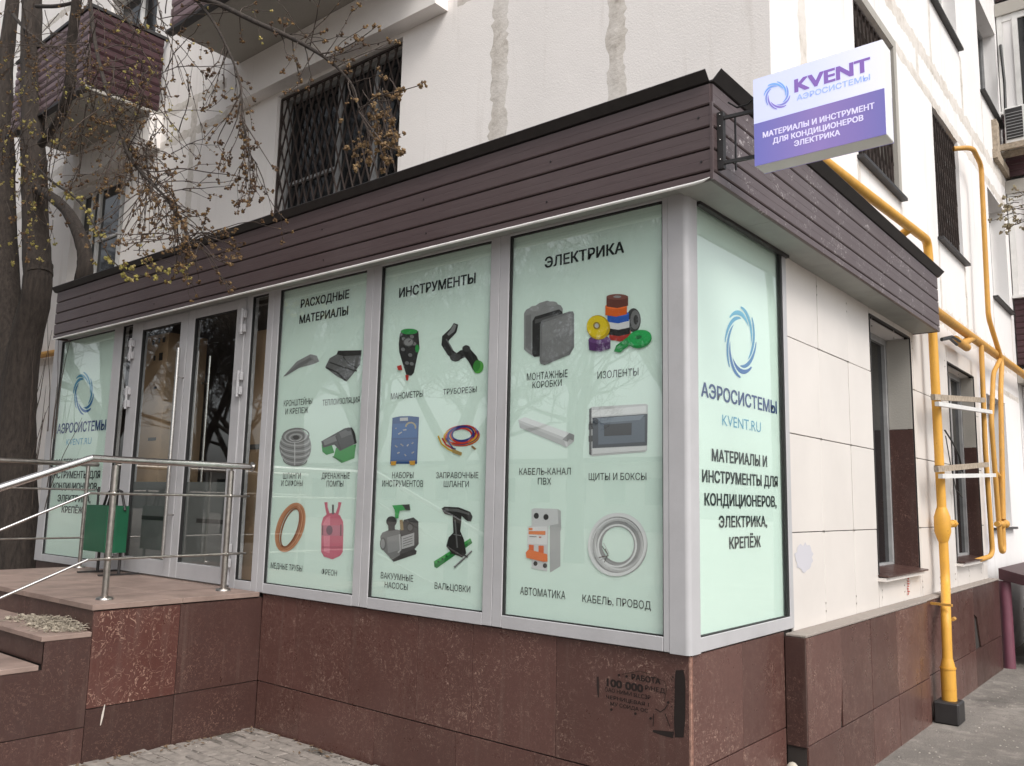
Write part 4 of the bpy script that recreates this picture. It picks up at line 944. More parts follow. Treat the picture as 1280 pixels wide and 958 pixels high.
# stencilled advert and black paint on the plinth
GP = ('y', .0118); BK = (.018, .013, .012)
stn = [('РАБОТА', (789.7, 851), (825.3, 854), (789.7, 844)), ('100 000', (758.8, 859.2), (803.5, 864), (758.8, 849.6)), ('Р/НЕД', (806.6, 863), (831, 866), (806.6, 857.5)), ('ОАО НИМИ SLLCЗР', (756, 866), (813, 873), (756, 861)),
       ('ЧЕРНИЦЕВАЯ 1', (757.5, 874.5), (811, 882), (757.5, 870)), ('МУ СОИДА ОС', (763, 883), (810, 890), (763, 878.5))]
for tx, bl, br, tl in stn: LT(tx, bl, br, tl, shop, .03 if tx in ('РАБОТА', '100 000') else .01, BK, GP, name='stencil_lettering')
a = Art(('y', .0119)); rg = random.Random(5)
def blob(a, pts, wd, col, n=26):
    out = []
    for i in range(len(pts)): out.append(pts[i])
    a.line(out, wd, col)
a.st = .00002
a.line([(849.5, 838), (850, 850), (850, 870), (849.5, 900), (849, 922)], [10, 13, 13.5, 14, 11], BK)
a.line([(816, 914), (828, 916.5), (842, 919)], [2.5, 6, 8], BK).line([(747, 846), (747.5, 858), (748, 872)], [2.5, 3.5, 1.5], (.03, .02, .018))
for k in range(260):
    t = rg.uniform(-.02, 1.02); sd_ = rg.gauss(0, 9.5); a.ell(850+sd_, 838+84*t, rg.uniform(.15, .5), rg.uniform(.15, .6), (.022, .016, .014), 0, 5)
for k in range(30):
    t = rg.uniform(0, 1); a.ell(842+rg.uniform(-2, 1.5), 838+84*t, rg.uniform(.3, .8), rg.uniform(.3, 1.1), (.03, .02, .018), 0, 6)
a.line([(820, 886), (826, 890), (832, 886), (835, 881)], 1.3, BK).line([(818, 892), (817, 908)], 1.0, BK).line([(832, 892), (838, 908)], 1.0, BK).line([(778, 843), (800, 839), (812, 842)], .9, (.04, .025, .02)).line([(818, 846), (832, 852), (834, 862), (831, 876)], .9, (.04, .025, .02))
for (x, y) in ((774.5, 844), (784, 845.5), (765, 887), (795, 892), (814, 898), (836, 878)): a.ell(x, y, 1.7, 1.7, BK, 0, 8)
tag(a.done('spray_paint', shop), kind='stuff')

# ------------------------------------------------------------------ entrance porch and steps
PZ = -.062
porch = empty('entrance_porch', (-4.9, -.7, GZ), 'raised granite-clad shop porch with worn pink floor and steps at left', 'porch')
PXR, PXL, PYF = -3.47, -6.33, -1.21
mb = MB(); mb.box(PXL+.02, PXR-.015, PYF+.015, .012, GZ-.05, PZ-.035); mb.build('core', M['mortar'], porch)
# floor tiles 
xs_ = [PXL, -5.7, -5.1, -4.5, -3.95, PXR+.012]; ysd = [PYF-.015, -.62, -.02]
for i in range(len(xs_)-1):
    for k in range(2):
        mb = MB(); mb.box(xs_[i]+.0012, xs_[i+1]-.0012, ysd[k]+.0012, ysd[k+1]-.0012, PZ-.034, PZ+rnd.uniform(-.0008, .0008), bev=.002); mb.build('floor_slab', M['porch'], porch)
# riser of porch towards the steps
for i in range(len(xs_)-2, -1, -1):
    mb = MB(); mb.box(xs_[i]+.002, min(xs_[i+1], PXR-.002)-.002, PYF-.0, PYF+.012, -.225, PZ-.036); mb.build('riser_slab', M['granite_dark'], porch)
# steps going down towards -y
steps = [(-.225, -1.505), (-.388, -1.80), (-.55, -2.1), (-.71, -2.4), (-.87, -2.7)]
yb = PYF
for (z, yf) in steps:
    n = 4; xx = [PXL+(PXR+.006-PXL)*q/n for q in range(n+1)]
    for q in range(n):
        mb = MB(); mb.box(xx[q]+.001, xx[q+1]-.001, yf, yb-.002, z-.03, z, bev=.0025); mb.build('tread_slab', M['porch'], porch)
        mb = MB(); mb.box(xx[q]+.002, xx[q+1]-.008, yf+.02, yf+.03, z-.163, z-.032); mb.build('riser_slab', M['granite_dark'], porch)
    mb = MB(); mb.box(PXL+.02, PXR-.015, yf+.03, yb+.014, GZ-.05, z-.031); mb.build('core', M['mortar'], porch)
    yb = yf
# side wall cladding (faces +x)
cl = [(-.625, .012, -.104, -.688, 'granite_dark'), (-1.205, -.629, -.104, -.688, 'granite_curl'), (-.625, .012, -.694, -1.1, 'granite_dark'), (-1.205, -.629, -.694, -1.1, 'granite_dark')]
for (ya, yb_, z1, z0, mt) in cl:
    mb = MB(); mb.box(PXR-.014, PXR, ya, yb_, z0, z1, bev=.0012); mb.build('granite_slab', M[mt], porch)
mb = MB(); mb.prism([(-1.209, -.256), (-1.485, -.256), (-1.485, -.42), (-1.785, -.42), (-1.785, -.79), (-1.209, -.79)], 'x', PXR-.014, PXR); mb.build('granite_slab', M['granite_dark'], porch)
mb = MB(); mb.box(PXR-.014, PXR, -1.785, -1.209, -1.1, -.796, bev=.0012); mb.build('granite_slab', M['granite_dark'], porch)
mb = MB(); mb.prism([(-1.789, -.42), (-1.789, -1.1), (-2.68, -1.1), (-2.68, -.90), (-2.38, -.90), (-2.38, -.74), (-2.08, -.74), (-2.08, -.58), (-1.789, -.58)], 'x', PXR-.014, PXR); mb.build('granite_slab', M['granite_dark'], porch)
# chipped white streaks on the lower slabs
a = Art(('x', PXR+.0008)); a.line([(131, 881), (128, 895), (125.5, 907)], [1.2, 2.6, 1], (.55, .50, .45)); a.done('chip_mark', porch)
a = Art(('x', PXR+.0008)); a.line([(150, 946), (149, 956)], 1.4, (.40, .36, .32)); a.done('chip_mark', porch)

# straw and crumbled foam lying in the broken corner of the first step
mb = MB(); rq = random.Random(11)
for k in range(620):
    x = rq.triangular(-4.45, -3.47, -3.65); y = -1.215-abs(rq.gauss(0, .085)); y = max(y, -1.49); h = .065*max(0, 1-abs((y+1.215)/.22))*max(.15, 1-abs(x+3.75)/.75)
    z = -.222+rq.uniform(0, h); L = rq.uniform(.015, .06); an = rq.uniform(0, 6.3); d = Vector((math.cos(an)*L, math.sin(an)*L, rq.uniform(-.2, .35)*L))
    mb.tube([(x, y, z), Vector((x, y, z))+d*.5+Vector((0, 0, .004)), Vector((x, y, z))+d], rq.uniform(.0012, .003), 3, caps=False)
for k in range(330):
    x = rq.triangular(-4.5, -3.48, -3.7); y = max(-1.49, -1.22-abs(rq.gauss(0, .08))); s = rq.choice((.004, .006, .009, .014, .022))*rq.uniform(.7, 1.2); n0 = len(mb.v)
    mb.ball((x, y, -.222+s*.4), s, None, 6, 4, (1, .8, .6))
    for q in range(n0, len(mb.v)):
        v = mb.v[q]; j = mn.noise(Vector((v[0]*90, v[1]*90, v[2]*90)))*s*.7; mb.v[q] = (v[0]+j, v[1]-j, v[2]+j*.5)
    for q in range(1, 25): mb.sm[-q] = False
o = mb.build('straw_debris', M['rubble']); tag(o, 'yellowish straw and crumbled foam lying on the top step', 'debris', kind='stuff')

# ------------------------------------------------------------------ railings
def post(par, x, y, z0, z1, r=.021, fl=True):
    mb = MB(); mb.tube([(x, y, z0+.01), (x, y, z1)], r, 14)
    o = mb.build('post', M['steel'], par)
    if fl:
        mb = MB(); mb.tube([(x, y, z0), (x, y, z0+.012), (x, y, z0+.018)], [.055, .053, .03], 18); mb.build('flange', M['steel'], o)
    return o
rx_ = -3.70
r1 = empty('steel_railing', (rx_, -.6, PZ), 'bright steel handrail along the open right edge of the porch, sloping down at left', 'railing')

corner = P(115, 573, 'x', rx_+.04); dn = P(0, 610, 'x', rx_+.04)
d_ = (dn-corner); top = [(rx_+.04, -.014, .850), (rx_+.04, corner.y+.02, .853), corner, corner+d_*.15, corner+d_*3.2]
mb = MB(); mb.tube([top[0], top[1], top[2]], .0235, 16); mb.build('handrail', M['steel_bright'], r1)
mb = MB(); mb.tube([top[2], top[3], top[4]], .0235, 16); mb.build('sloping_handrail', M['steel_bright'], r1)
for (px0, py0, px1, py1) in ((112, 616.6, 0, 663), (109.5, 700, 0, 748)):
    a_ = P(px0, py0, 'x', rx_+.02); b_ = P(px1, py1, 'x', rx_+.02)
    mb = MB(); mb.tube([(rx_+.02, -.014, a_.z+(.0 if a_.z > .4 else .004)), a_], .0085, 10); mb.build('rail', M['steel'], r1)
    mb = MB(); mb.tube([a_, a_+(b_-a_)*3.0], .0085, 10); mb.build('sloping_rail', M['steel_bright'], r1)
    mb = MB()
    for y in (-1.04, -.17): mb.ball((rx_+.012, y, a_.z), .018, None, 10, 6)
    mb.build('clamp', M['steel'], r1)
post(r1, rx_, -1.04, PZ, .815); post(r1, rx_, -.17, PZ, .815)
mb = MB(); mb.tube([(rx_, -1.04, .81), (rx_+.01, -1.04, .835)], .009, 8); mb.tube([(rx_, -.17, .81), (rx_+.01, -.17, .835)], .009, 8); mb.build('handrail_bracket', M['steel'], r1)
mb = MB(); mb.tube([(rx_+.04, -.0135, .85), (rx_+.04, -.022, .85)], .038, 16); mb.build('wall_flange', M['steel_bright'], r1)
post(r1, rx_, corner.y+d_.y*3.1, -.87, (corner+d_*3.1).z-.02)
lx = -6.2
r2 = empty('steel_railing', (lx, -.6, PZ), 'duller steel railing along the far left edge of the porch, behind the bin', 'railing')
mb = MB(); mb.tube([(lx, .0-.02, .895), (lx, -2.4, .885)], .024, 14); mb.build('handrail', M['steel'], r2)
for z in (.655, .212):
    mb = MB(); mb.tube([(lx+.01, -.03, z), (lx+.01, -2.4, z)], .0085, 8); mb.build('rail', M['steel'], r2)
post(r2, lx, -.11, PZ, .88, .018); post(r2, lx, -1.15, PZ, .88, .018); post(r2, lx, -2.3, -.71, .88, .018)

# ------------------------------------------------------------------ litter bin
bx, by = -5.92, -.20
binr = empty('litter_bin', (bx, by, PZ), 'green metal litter bin hung on a black stand beside the far railing', 'litter bin')
q0 = P(106, 660, 'y', by-.12); q1 = P(139, 660, 'y', by-.12); zt_ = P(130, 632, 'y', by-.12).z; zb_ = P(130, 691, 'y', by-.12).z
hw = (q1.x-q0.x)/2; bx = (q0.x+q1.x)/2
pl = [(bx-hw, by-.12), (bx+hw*.7, by-.13), (bx+hw, by-.08), (bx+hw, by+.02), (bx-hw, by+.02)]
mb = MB(); n = len(pl)
vs = [(p[0], p[1], zb_) for p in pl]+[(p[0], p[1], zt_) for p in pl]+[(p[0]*.94+bx*.06, p[1]*.94+by*.06, zt_) for p in pl]+[(p[0]*.94+bx*.06, p[1]*.94+by*.06, zb_+.03) for p in pl]
fs = [tuple(range(n))[::-1]]+[(i, (i+1) % n, n+(i+1) % n, n+i) for i in range(n)]+[(n+i, n+(i+1) % n, 2*n+(i+1) % n, 2*n+i) for i in range(n)]+[(2*n+i, 2*n+(i+1) % n, 3*n+(i+1) % n, 3*n+i) for i in range(n)]+[tuple(range(3*n, 4*n))]
mb.add(vs, fs); mb.build('bucket', M['green'], binr)
for s in (-1, 1):
    x = bx+s*(hw-.05) 
    mb = MB(); mb.tube([(x, by, PZ+.005), (x, by, zb_-.002)], .013, 8); mb.build('leg', M['black_metal'], binr)
    mb = MB(); mb.bar((x, by-.17, PZ+.01), (x, by+.17, PZ+.01), .03, .012); mb.build('foot', M['black_metal'], binr)
arc = [(bx-hw-.015, by, zt_-.1), (bx-hw-.015, by, zt_+.08)]+[(bx-hw*.35+(-.65*hw-.015)*math.cos(R(t)), by, zt_+.08+.09*math.sin(R(t))) for t in range(20, 100, 16)]
mb = MB(); mb.tube([(bx-hw-.016, by-.02, zb_), (bx-hw-.016, by-.02, zt_+.16)], .011, 8); mb.tube([(bx-hw*.6, by-.02, zt_-.02), (bx-hw*.35, by-.02, zt_+.10), (bx+.02, by-.02, zt_+.15), (bx+hw*.7, by-.02, zt_+.12), (bx+hw+.012, by-.02, zt_-.04)], .012, 8)
mb.ring = None; mb.tube([(bx-hw*.25, by-.02, zt_), (bx-hw*.1, by-.02, zt_+.08), (bx+.03, by-.02, zt_+.13)], .012, 8); mb.build('hanger', M['black_metal'], binr)

# ------------------------------------------------------------------ projecting light-box sign
sg = empty('projecting_sign', (.32, -.05, 2.2), 'white and purple double-sided light box sign bracketed to the fascia corner', 'shop sign')
X0, X1, Z0, Z1, ZS, YF, YB = .420, 1.008, 2.213, 2.646, 2.422, -.12, -.005
mb = MB(); mb.box(X0, X1, YF+.004, YB-.004, Z0, Z1, bev=.003); case = mb.build('case', plain('pale sign casing', (.72, .72, .70), .5, var=.03), sg)
def lit(name, stops, strength):
    m, nt, bs = newmat(name); co = coords(nt, rand=False)
    sp = N(nt, 'ShaderNodeSeparateXYZ'); nt.links.new(co, sp.inputs[0])
    r = ramp(nt, sp.outputs['X'], stops); 
    mr = N(nt, 'ShaderNodeMapRange'); mr.inputs['From Min'].default_value = -.29; mr.inputs['From Max'].default_value = .29; nt.links.new(sp.outputs['X'], mr.inputs[0]); nt.links.new(mr.outputs[0], r.inputs[0])
    nt.links.new(r.outputs[0], bs.inputs['Base Color']); nt.links.new(r.outputs[0], bs.inputs['Emission Color']); bs.inputs['Emission Strength'].default_value = strength; bs.inputs['Roughness'].default_value = .35
    return m
lw = lit('lit white acrylic', [(0, (.62, .66, .88)), (.5, (.66, .70, .92)), (1, (.80, .80, .90))], .22)
lp = lit('lit purple acrylic', [(0, (.16, .16, .46)), (.5, (.26, .19, .46)), (.8, (.22, .17, .44)), (1, (.175, .16, .43))], .22)
mb = MB(); mb.box(X0+.001, X1-.001, YF, YF+.0035, ZS, Z1-.001); fw = mb.build('upper_face', lw, sg)
mb = MB(); mb.box(X0+.001, X1-.001, YF, YF+.0035, Z0+.001, ZS-.0002); fp = mb.build('lower_face', lp, sg)
mb = MB(); mb.box(X0+.001, X1-.001, YB-.0035, YB, ZS, Z1-.001); mb.build('upper_face', lw, sg); mb = MB(); mb.box(X0+.001, X1-.001, YB-.0035, YB, Z0+.001, ZS-.0002); mb.build('lower_face', lp, sg)
SG = ('y', YF-.0008)
lt_mat = colattr('lit lettering', .4); bs = lt_mat.node_tree.nodes['Principled BSDF']; lt_mat.node_tree.links.new(lt_mat.node_tree.nodes['Attribute'].outputs['Color'], bs.inputs['Emission Color']); bs.inputs['Emission Strength'].default_value = .22; M['lit'] = lt_mat
LT('KVENT', (994.1, 114.6), (1087, 89), (994.1, 98.2), fw, .03, (.24, .14, .45), SG, mat='lit'); LT('АЭРОСИСТЕМЫ', (996.2, 125.8), (1087.6, 99.8), (996.2, 119), fw, .012, (.36, .48, .80), SG, mat='lit')
for tx, bl, br, tl in (('МАТЕРИАЛЫ И ИНСТРУМЕНТ', (953.8, 172.8), (1092.9, 135.3), (953.8, 166)), ('ДЛЯ КОНДИЦИОНЕРОВ', (966.3, 180.2), (1079, 150), (966.3, 173.6)), ('ЭЛЕКТРИКА', (993, 182.8), (1049.9, 169.3), (993, 176.2))): LT(tx, bl, br, tl, fp, .028, (.72, .68, .88), SG, mat='lit')
em = emblem(('y', YF-.0004), 971.4, 119.6, 16.5, 17.5, fw, (.20, .42, .80), (.26, .20, .58), n=8); em.mb.build('ring_emblem', M['lit'], fw, colors=True)
mb = MB()
bxx, byy = SX+.012, -.085
mb.bar((bxx+.005, byy, 2.255), (bxx+.005, byy, 2.545), .03, .03); mb.bar((bxx+.055, byy+.05, 2.255), (bxx+.055, byy+.05, 2.545), .008, .008)
mb.build('mounting_bar', M['black_metal'], sg)
for z in (2.285, 2.515):
    mb = MB(); mb.bar((bxx+.02, byy, z), (X0-.001, byy+.02, z), .016, .016); mb.build('bracket_arm', M['black_metal'], sg)
mb = MB()
for z in (2.30, 2.40, 2.47, 2.53): mb.ball((bxx+.005, byy-.017, z), .004, None, 6, 4)
mb.build('bolt_heads', M['steel_bright'], sg)
mb = MB(); mb.tube([(X0+.0, byy+.03, 2.60), (.36, byy+.04, 2.57), (.30, byy+.05, 2.575), (.25, byy+.06, 2.62)], .005, 6); mb.build('cable', M['cable'], sg)

# ------------------------------------------------------------------ gas pipes
gp = empty('gas_pipe', (.18, 4.2, GZ), 'thick yellow gas pipe standing in front of the tiles, with a bulge and side valve', 'gas pipe')
PXX = .11
jog_t = (PXX, 4.53, .0); jog_b = (.215, 4.02, -.19)
up = fillet([(PXX, .3, 2.80), (PXX, 1.5, 2.93), (PXX, 4.47, 3.10), (PXX, 4.50, 2.9), (PXX, 4.52, 1.0), jog_t, jog_b, (.22, 3.98, -.56)], .13, 6)
mb = MB(); mb.tube(up, .039, 16); mb.build('pipe', M['yellow'], gp)
zc = P(1183, 655, 'x', PXX).z; yc = 4.52
mb = MB(); mb.tube([(PXX, yc, zc-.155), (PXX, yc, zc-.12), (PXX, yc, zc-.07), (PXX, yc, zc+.06), (PXX, yc, zc+.11), (PXX, yc, zc+.145)], [.040, .052, .067, .067, .052, .040], 18); mb.build('insulating_joint', M['yellow'], gp)
mb = MB(); mb.tube([(PXX, yc+.05, zc), (PXX, yc+.34, zc)], .030, 12); mb.tube([(PXX, yc+.13, zc), (PXX, yc+.20, zc)], .045, 12); mb.tube([(PXX, yc+.34, zc), (PXX, yc+.44, zc)], .038, 6); mb.build('side_valve', M['yellow'], gp)
mb = MB(); mb.tube([(.22, 3.98, -.97), (.22, 3.98, -.64), (.22, 3.98, -.60), (.22, 3.98, -.55)], [.056, .056, .052, .040], 18); mb.tube([(.22, 3.98, -.632), (.22, 3.98, -.618)], .061, 18); mb.tube([(.22, 3.98, -.79), (.22, 3.98, -.785)], .058, 18); mb.build('sleeve', M['yellow'], gp)
mb = MB(); mb.box(.125, .31, 3.86, 4.08, GZ, -.875, bev=.012); mb.build('base_box', M['black_metal'], gp)
mb = MB(); mb.tube([(BX, 3.9, 2.97), (PXX, 3.9, 3.06)], .035, 10); mb.build('wall_stub', M['yellow'], gp)
mb = MB(); mb.tube([(PXX, yc, .985), (PXX, yc, 1.03)], .047, 14); mb.build('clamp', M['black_metal'], gp)
mb = MB(); mb.bar((.0, 4.05, -.13), (.27, 4.0, -.13), .02, .02); mb.tube([(.25, 4.09, -.25), (.25, 4.15, -.25)], .016, 8); mb.build('lower_bracket', M['yellow_old'], gp)

gm = empty('gas_pipe', (.12, 8, 2.4), 'horizontal yellow gas main running along the side wall above the ground-floor windows', 'gas pipe')
mb = MB(); mb.tube([(.10, 4.55, 2.475), (.10, 9.0, 2.50), (.10, WY-.02, 2.50)], .045, 14); mb.build('pipe', M['yellow_old'], gm)
mb = MB(); mb.tube([(.10, 6.25, 2.475), (.10, 5.75, 2.33)], .04, 10); mb.tube([(.10, 5.45, 2.33), (.10, 5.98, 2.33)], .042, 10); mb.build('branch', M['yellow_old'], gm)
def riser(label, pts, r=.021, base=None):
    b_ = Vector(pts[-1]); e = empty('gas_riser', (b_.x, b_.y, b_.z), label, 'gas pipe'); mb = MB(); mb.tube(fillet(pts, .10, 5), r, 12); mb.build('pipe', M['yellow_old'], e); return e
g1 = riser('thin yellow riser hooking out of the wall beside the third barred bay', [(BX, 6.62, 4.78), (.12, 6.75, 4.80), (.12, 7.22, 4.74), (.12, 7.12, 2.86), (.15, 7.62, 2.42), (.17, 7.30, 2.0), (.17, 7.0, .55)], .028)
g2 = riser('thin yellow drop pipe nearest the second ground-floor window, bent out at its foot', [(.12, 6.62, 2.45), (.12, 6.52, 1.3), (.12, 6.60, .17), (.02, 6.2, .12)], .026)
g3 = riser('thin yellow drop pipe with a U bend and valve between its neighbours', [(.14, 7.62, 2.45), (.14, 7.10, 2.2), (.14, 6.82, 1.6), (.14, 6.95, .20), (.14, 7.12, .20), (.14, 7.16, 1.02), (.14, 6.9, 1.06)], .026)
mb = MB(); mb.tube([(.14, 6.80, .50), (.14, 7.35, .50)], .030, 10); mb.ball((.14, 7.02, .50), .055, None, 10, 6); mb.ball((.14, 7.28, .50), .05, None, 10, 6); mb.build('valve', M['yellow_old'], g3)

for z0, lab in ((1.63, 'upper pair of rough timber battens tied between the gas pipe and the risers'), (1.005, 'lower pair of rough timber battens tied between the gas pipe and the risers')):
    e = empty('timber_brace', (.14, 5.3, z0), lab, 'batten')
    for k in range(2):
        mb = MB(); mb.bar((.155+.03*k, 4.2, z0-.02-.06*k), (.16+.01*k, 6.35+.3*k, z0+(.18 if z0 > 1.3 else .12)-.10*k), .035, .05-.012*k); mb.build('batten', M['wood'] if k == 0 else M['white_frame'], e)
cb = MB(); pts = [P(1177, 425, 'x', .12), P(1187, 423, 'x', .14), P(1196, 431, 'x', .14)]
cb.tube(pts, .014, 8); cb.tube([P(1177, 424, 'x', .13), P(1190, 421, 'x', .13), P(1200, 427, 'x', .13)], .014, 8)
o = cb.build('cut_cable', M['cable']); tag(o, 'stub of black cable sticking out under the end of the brown fascia', 'cable')
cb = MB(); cb.tube([P(1181, 538, 'x', .06), P(1190, 552, 'x', .08), P(1199, 570, 'x', .06), P(1203, 590, 'x', .02)], .008, 8); cb.tube([P(1182, 545, 'x', .06), P(1188, 580, 'x', .07), P(1195, 612, 'x', .05), P(1203, 622, 'x', .01)], .005, 8)
o = cb.build('hanging_cable', M['cable']); tag(o, 'thin dark wires looping down from behind the thick gas pipe to the window', 'cable')

gl = empty('gas_pipe', (-10.6, 1.1, 2.55), 'short run of orange-yellow pipe on the wall left of the shop, behind the tree', 'gas pipe')
mb = MB(); mb.tube([(-14, 1.2, 2.62), (-11.6, 1.2, 2.60), (-10.4, 1.2, 2.57), (-8.6, 1.2, 2.57)], .045, 10); mb.build('pipe', M['yellow_old'], gl)
# ------------------------------------------------------------------ air conditioner on the side wall near the wing
ac = empty('air_conditioner', (.45, 10.2, 6.0), 'white outdoor air conditioner unit with dark fan grille on a rusty wooden shelf', 'air conditioner')
ax0, ax1 = .02, .50; ay0, ay1 = 9.55, 10.0; az = P(1270, 178, 'y', 9.55).z; at_ = P(1270, 132, 'y', 9.55).z
axa = P(1255, 150, 'y', 9.55).x; axb = axa+.42
mb = MB(); mb.box(axa, axb, 9.55, 9.85, az, at_, bev=.015); mb.build('housing', M['white_frame'], ac)
mb = MB(); mb.box(axa+.02, axa+.23, 9.537, 9.549, az+.06, at_-.03); g_ = mb.build('grille', M['black_metal'], ac)
mb = MB()
for k in range(9): mb.box(axa+.02, axa+.23, 9.530, 9.536, az+.08+k*(at_-az-.14)/9, az+.088+k*(at_-az-.14)/9)
mb.build('grille_bars', M['grey_frame'], g_)
mb = MB(); mb.box(BX-.0, axb+.1, 9.5, 9.56, az-.09, az-.005); mb.box(BX, axb+.1, 9.8, 9.86, az-.09, az-.005); mb.build('shelf', M['wood'], ac)
mb = MB(); mb.tube([(axa+.02, 9.6, at_), (axa-.0, 9.8, at_+.5), (axa-.05, 10.0, at_+1.2)], .02, 8); mb.build('hose', M['cable'], ac)
mb = MB(); mb.box(BX+.001, .012, 9.15, 9.35, az-.35, az+.25); mb.box(BX+.001, .01, 9.1, 10.1, az-.33, az-.2); mb.build('rust_stained_board', M['wood'], ac)

# ------------------------------------------------------------------ maroon basement porch
bp = empty('basement_porch', (.9, 7.8, GZ), 'low maroon basement entrance with sloping metal roof at the right edge', 'porch')
mb = MB(); mb.prism([(.102, .02), (1.6, -.35), (1.6, -.42), (.102, -.10)], 'y', 6.96, 9.6); mb.build('roof', M['maroon'], bp)
box('side_wall', M['maroon'], bp, .26, 1.5, 7.35, 9.5, GZ, -.42)
mb = MB(); mb.tube([(.14, 7.06, GZ), (.14, 7.06, -.12)], .06, 14); mb.build('post', plain('pink painted post', (.17, .06, .085), .5), bp)
mb = MB()
for k in range(8): mb.box(.27+k*.15, .275+k*.15, 7.335, 7.349, GZ+.02, -.44)
mb.build('sheet_ribs', M['maroon'], bp)

# ------------------------------------------------------------------ small things
mb = MB(); mb.ball((.045, 1.12, -.86), .055, None, 12, 8, (.85, .8, 1.5)); o = mb.build('lump_of_mortar', M['stone']); tag(o, 'pale lump of mortar wedged between the two plinths', 'stone')
a = Art(('x', .003)); pts = []
for k in range(26):
    t = 2*math.pi*k/26; q = 1+rg.uniform(-.16, .16); pts.append((1005+11*q*math.cos(t), 697+17*q*math.sin(t)))
a.poly(pts, (.52, .51, .545)); o = a.done('torn_paper', None); tag(o, 'torn scrap of pale paper glued to a cream tile by the corner', 'paper')
a = Art(('x', .0032))
for k in range(7): a.line([(1134+rg.uniform(-.8, .8), 723+k*3.2), (1136.5+rg.uniform(-.8, .8), 724+k*3.2)], 1.6, (.45, .06, .05))
tag(a.done('red_marks', bld), kind='stuff')
# weeds and grit where walls meet the ground
mb = MB(); rw = random.Random(21)
for k in range(420):
    if rw.random() < .6: x = rw.uniform(-3.4, -.1); y = -.01-abs(rw.gauss(0, .02))
    else: x = -3.45+abs(rw.gauss(0, .02)); y = rw.uniform(-1.2, 0)
    b = Vector((x, y, -1.03)); L = rw.uniform(.01, .05); d = Vector((rw.uniform(-.6, .6), rw.uniform(-.8, .2), 1)).normalized()*L
    mb.add([b+Vector((-.0015, 0, 0)), b+Vector((.0015, 0, 0)), b+d], [(0, 1, 2)])
o = mb.build('weeds', plain('dull weeds', (.10, .11, .05), .9)); tag(o, 'sparse dry weeds along the foot of the granite walls', 'weeds', kind='stuff')
mb = MB()
for k in range(900):
    x = rw.uniform(.15, 2.2); y = rw.uniform(1.5, 9); s = rw.uniform(.002, .010)
    mb.ball((x, y, GZ+s*.2), s, None, 5, 3, (1, 1, .5))
for k in range(260):
    x = rw.uniform(-3.4, -1.2); y = rw.uniform(-1.5, -.02); s = rw.uniform(.002, .007); mb.ball((x, y, -1.004), s, None, 5, 3, (1, 1, .5))
o = mb.build('grit', plain('dusty grit', (.36, .33, .29), .95, var=.4)); tag(o, 'pale grit and crumbs scattered over the pavement', 'grit', kind='stuff')

mb = MB()
for k in range(240):
    if k % 3: x = rw.uniform(-3.4, -.2); y = -.012-abs(rw.gauss(0, .07))
    else: x = -3.44+abs(rw.gauss(0, .07)); y = rw.uniform(-1.3, 0)
    a0 = rw.uniform(0, 6.3); L = rw.uniform(.006, .022); b = Vector((x, y, -1.0+rw.uniform(0, .004))); u_ = Vector((math.cos(a0), math.sin(a0), rw.uniform(-.2, .4)))*L; v_ = Vector((-math.sin(a0), math.cos(a0), rw.uniform(-.3, .3)))*L*.5
    mb.add([b-u_, b-v_, b+u_, b+v_], [(0, 1, 2, 3)])
o = mb.build('leaf_litter', plain('dry leaf crumbs', (.13, .085, .05), .9, var=.5, scale=40)); tag(o, 'brown leaf crumbs blown against the foot of the granite walls', 'leaf litter', kind='stuff')
# inside the shop, behind the doors
c1 = empty('cardboard_cabinet', (-5.9, .4, -.07), 'tall tan cardboard-faced cabinet behind the left door leaf', 'cabinet')
qa = P(186, 420, 'y', .22).x; qb = P(211, 420, 'y', .22).x; zt2 = P(200, 418, 'y', .22).z
mb = MB(); mb.box(qa-.28, qb, .22, .62, -.07, zt2); mb.build('body', M['cardboard'], c1)
mb = MB()
for (px_, py_, w2, h2) in ((192, 428, 3, 4), (199, 426, 2, 4), (205, 425, 3, 4), (193, 448, 2, 4), (201, 446, 4, 6), (194, 485, 3, 2), (190, 549, 9, 2.5)):
    q = P(px_, py_, 'y', .218); mb.box(q.x-w2*.008, q.x+w2*.008, .2165, .2195, q.z-h2*.006, q.z+h2*.006)
mb.build('slots', M['rubber'], c1)
c2 = empty('cardboard_carton', (-4.0, .3, -.07), 'tall tan cardboard carton standing behind the narrow right sidelight', 'carton')
ca = P(316, 500, 'y', .16).x; cbx = P(352, 500, 'y', .16).x
mb = MB(); mb.box(ca, cbx, .16, .5, -.07, 1.97); mb.build('body', M['cardboard'], c2); mb = MB(); mb.box(ca+.01, cbx-.01, .154, .159, 1.0, 1.04); mb.build('tape', M['inside'], c2)
WALLC = 1
# ------------------------------------------------------------------ bare tree at left
tr = empty('maple_tree', (-8.75, .25, GZ), 'dark forked tree at left with drooping budding twigs in front of the wall', 'tree')
def TP(px, py, y): return P(px, py, 'y', y)
def smooth(pts, n=4):
    pts = [Vector(p) for p in pts]; out = []
    for i in range(len(pts)-1):
        p0 = pts[max(i-1, 0)]; p1 = pts[i]; p2 = pts[i+1]; p3 = pts[min(i+2, len(pts)-1)]
        for k in range(n):
            t = k/n; out.append(.5*((2*p1)+(-p0+p2)*t+(2*p0-5*p1+4*p2-p3)*t*t+(-p0+3*p1-3*p2+p3)*t**3))
    out.append(pts[-1]); return out
def lim(mb, ctrl, radii, sides, n=5, jit=.05):
    pts = smooth(ctrl, n); m_ = len(pts); rr = []
    for i in range(m_):
        t = i/(m_-1)*(len(radii)-1); a = int(min(t, len(radii)-2)); rr.append(radii[a]+(radii[a+1]-radii[a])*(t-a))
    mb.tube(pts, rr, sides, jit=jit); return pts
mb = MB()
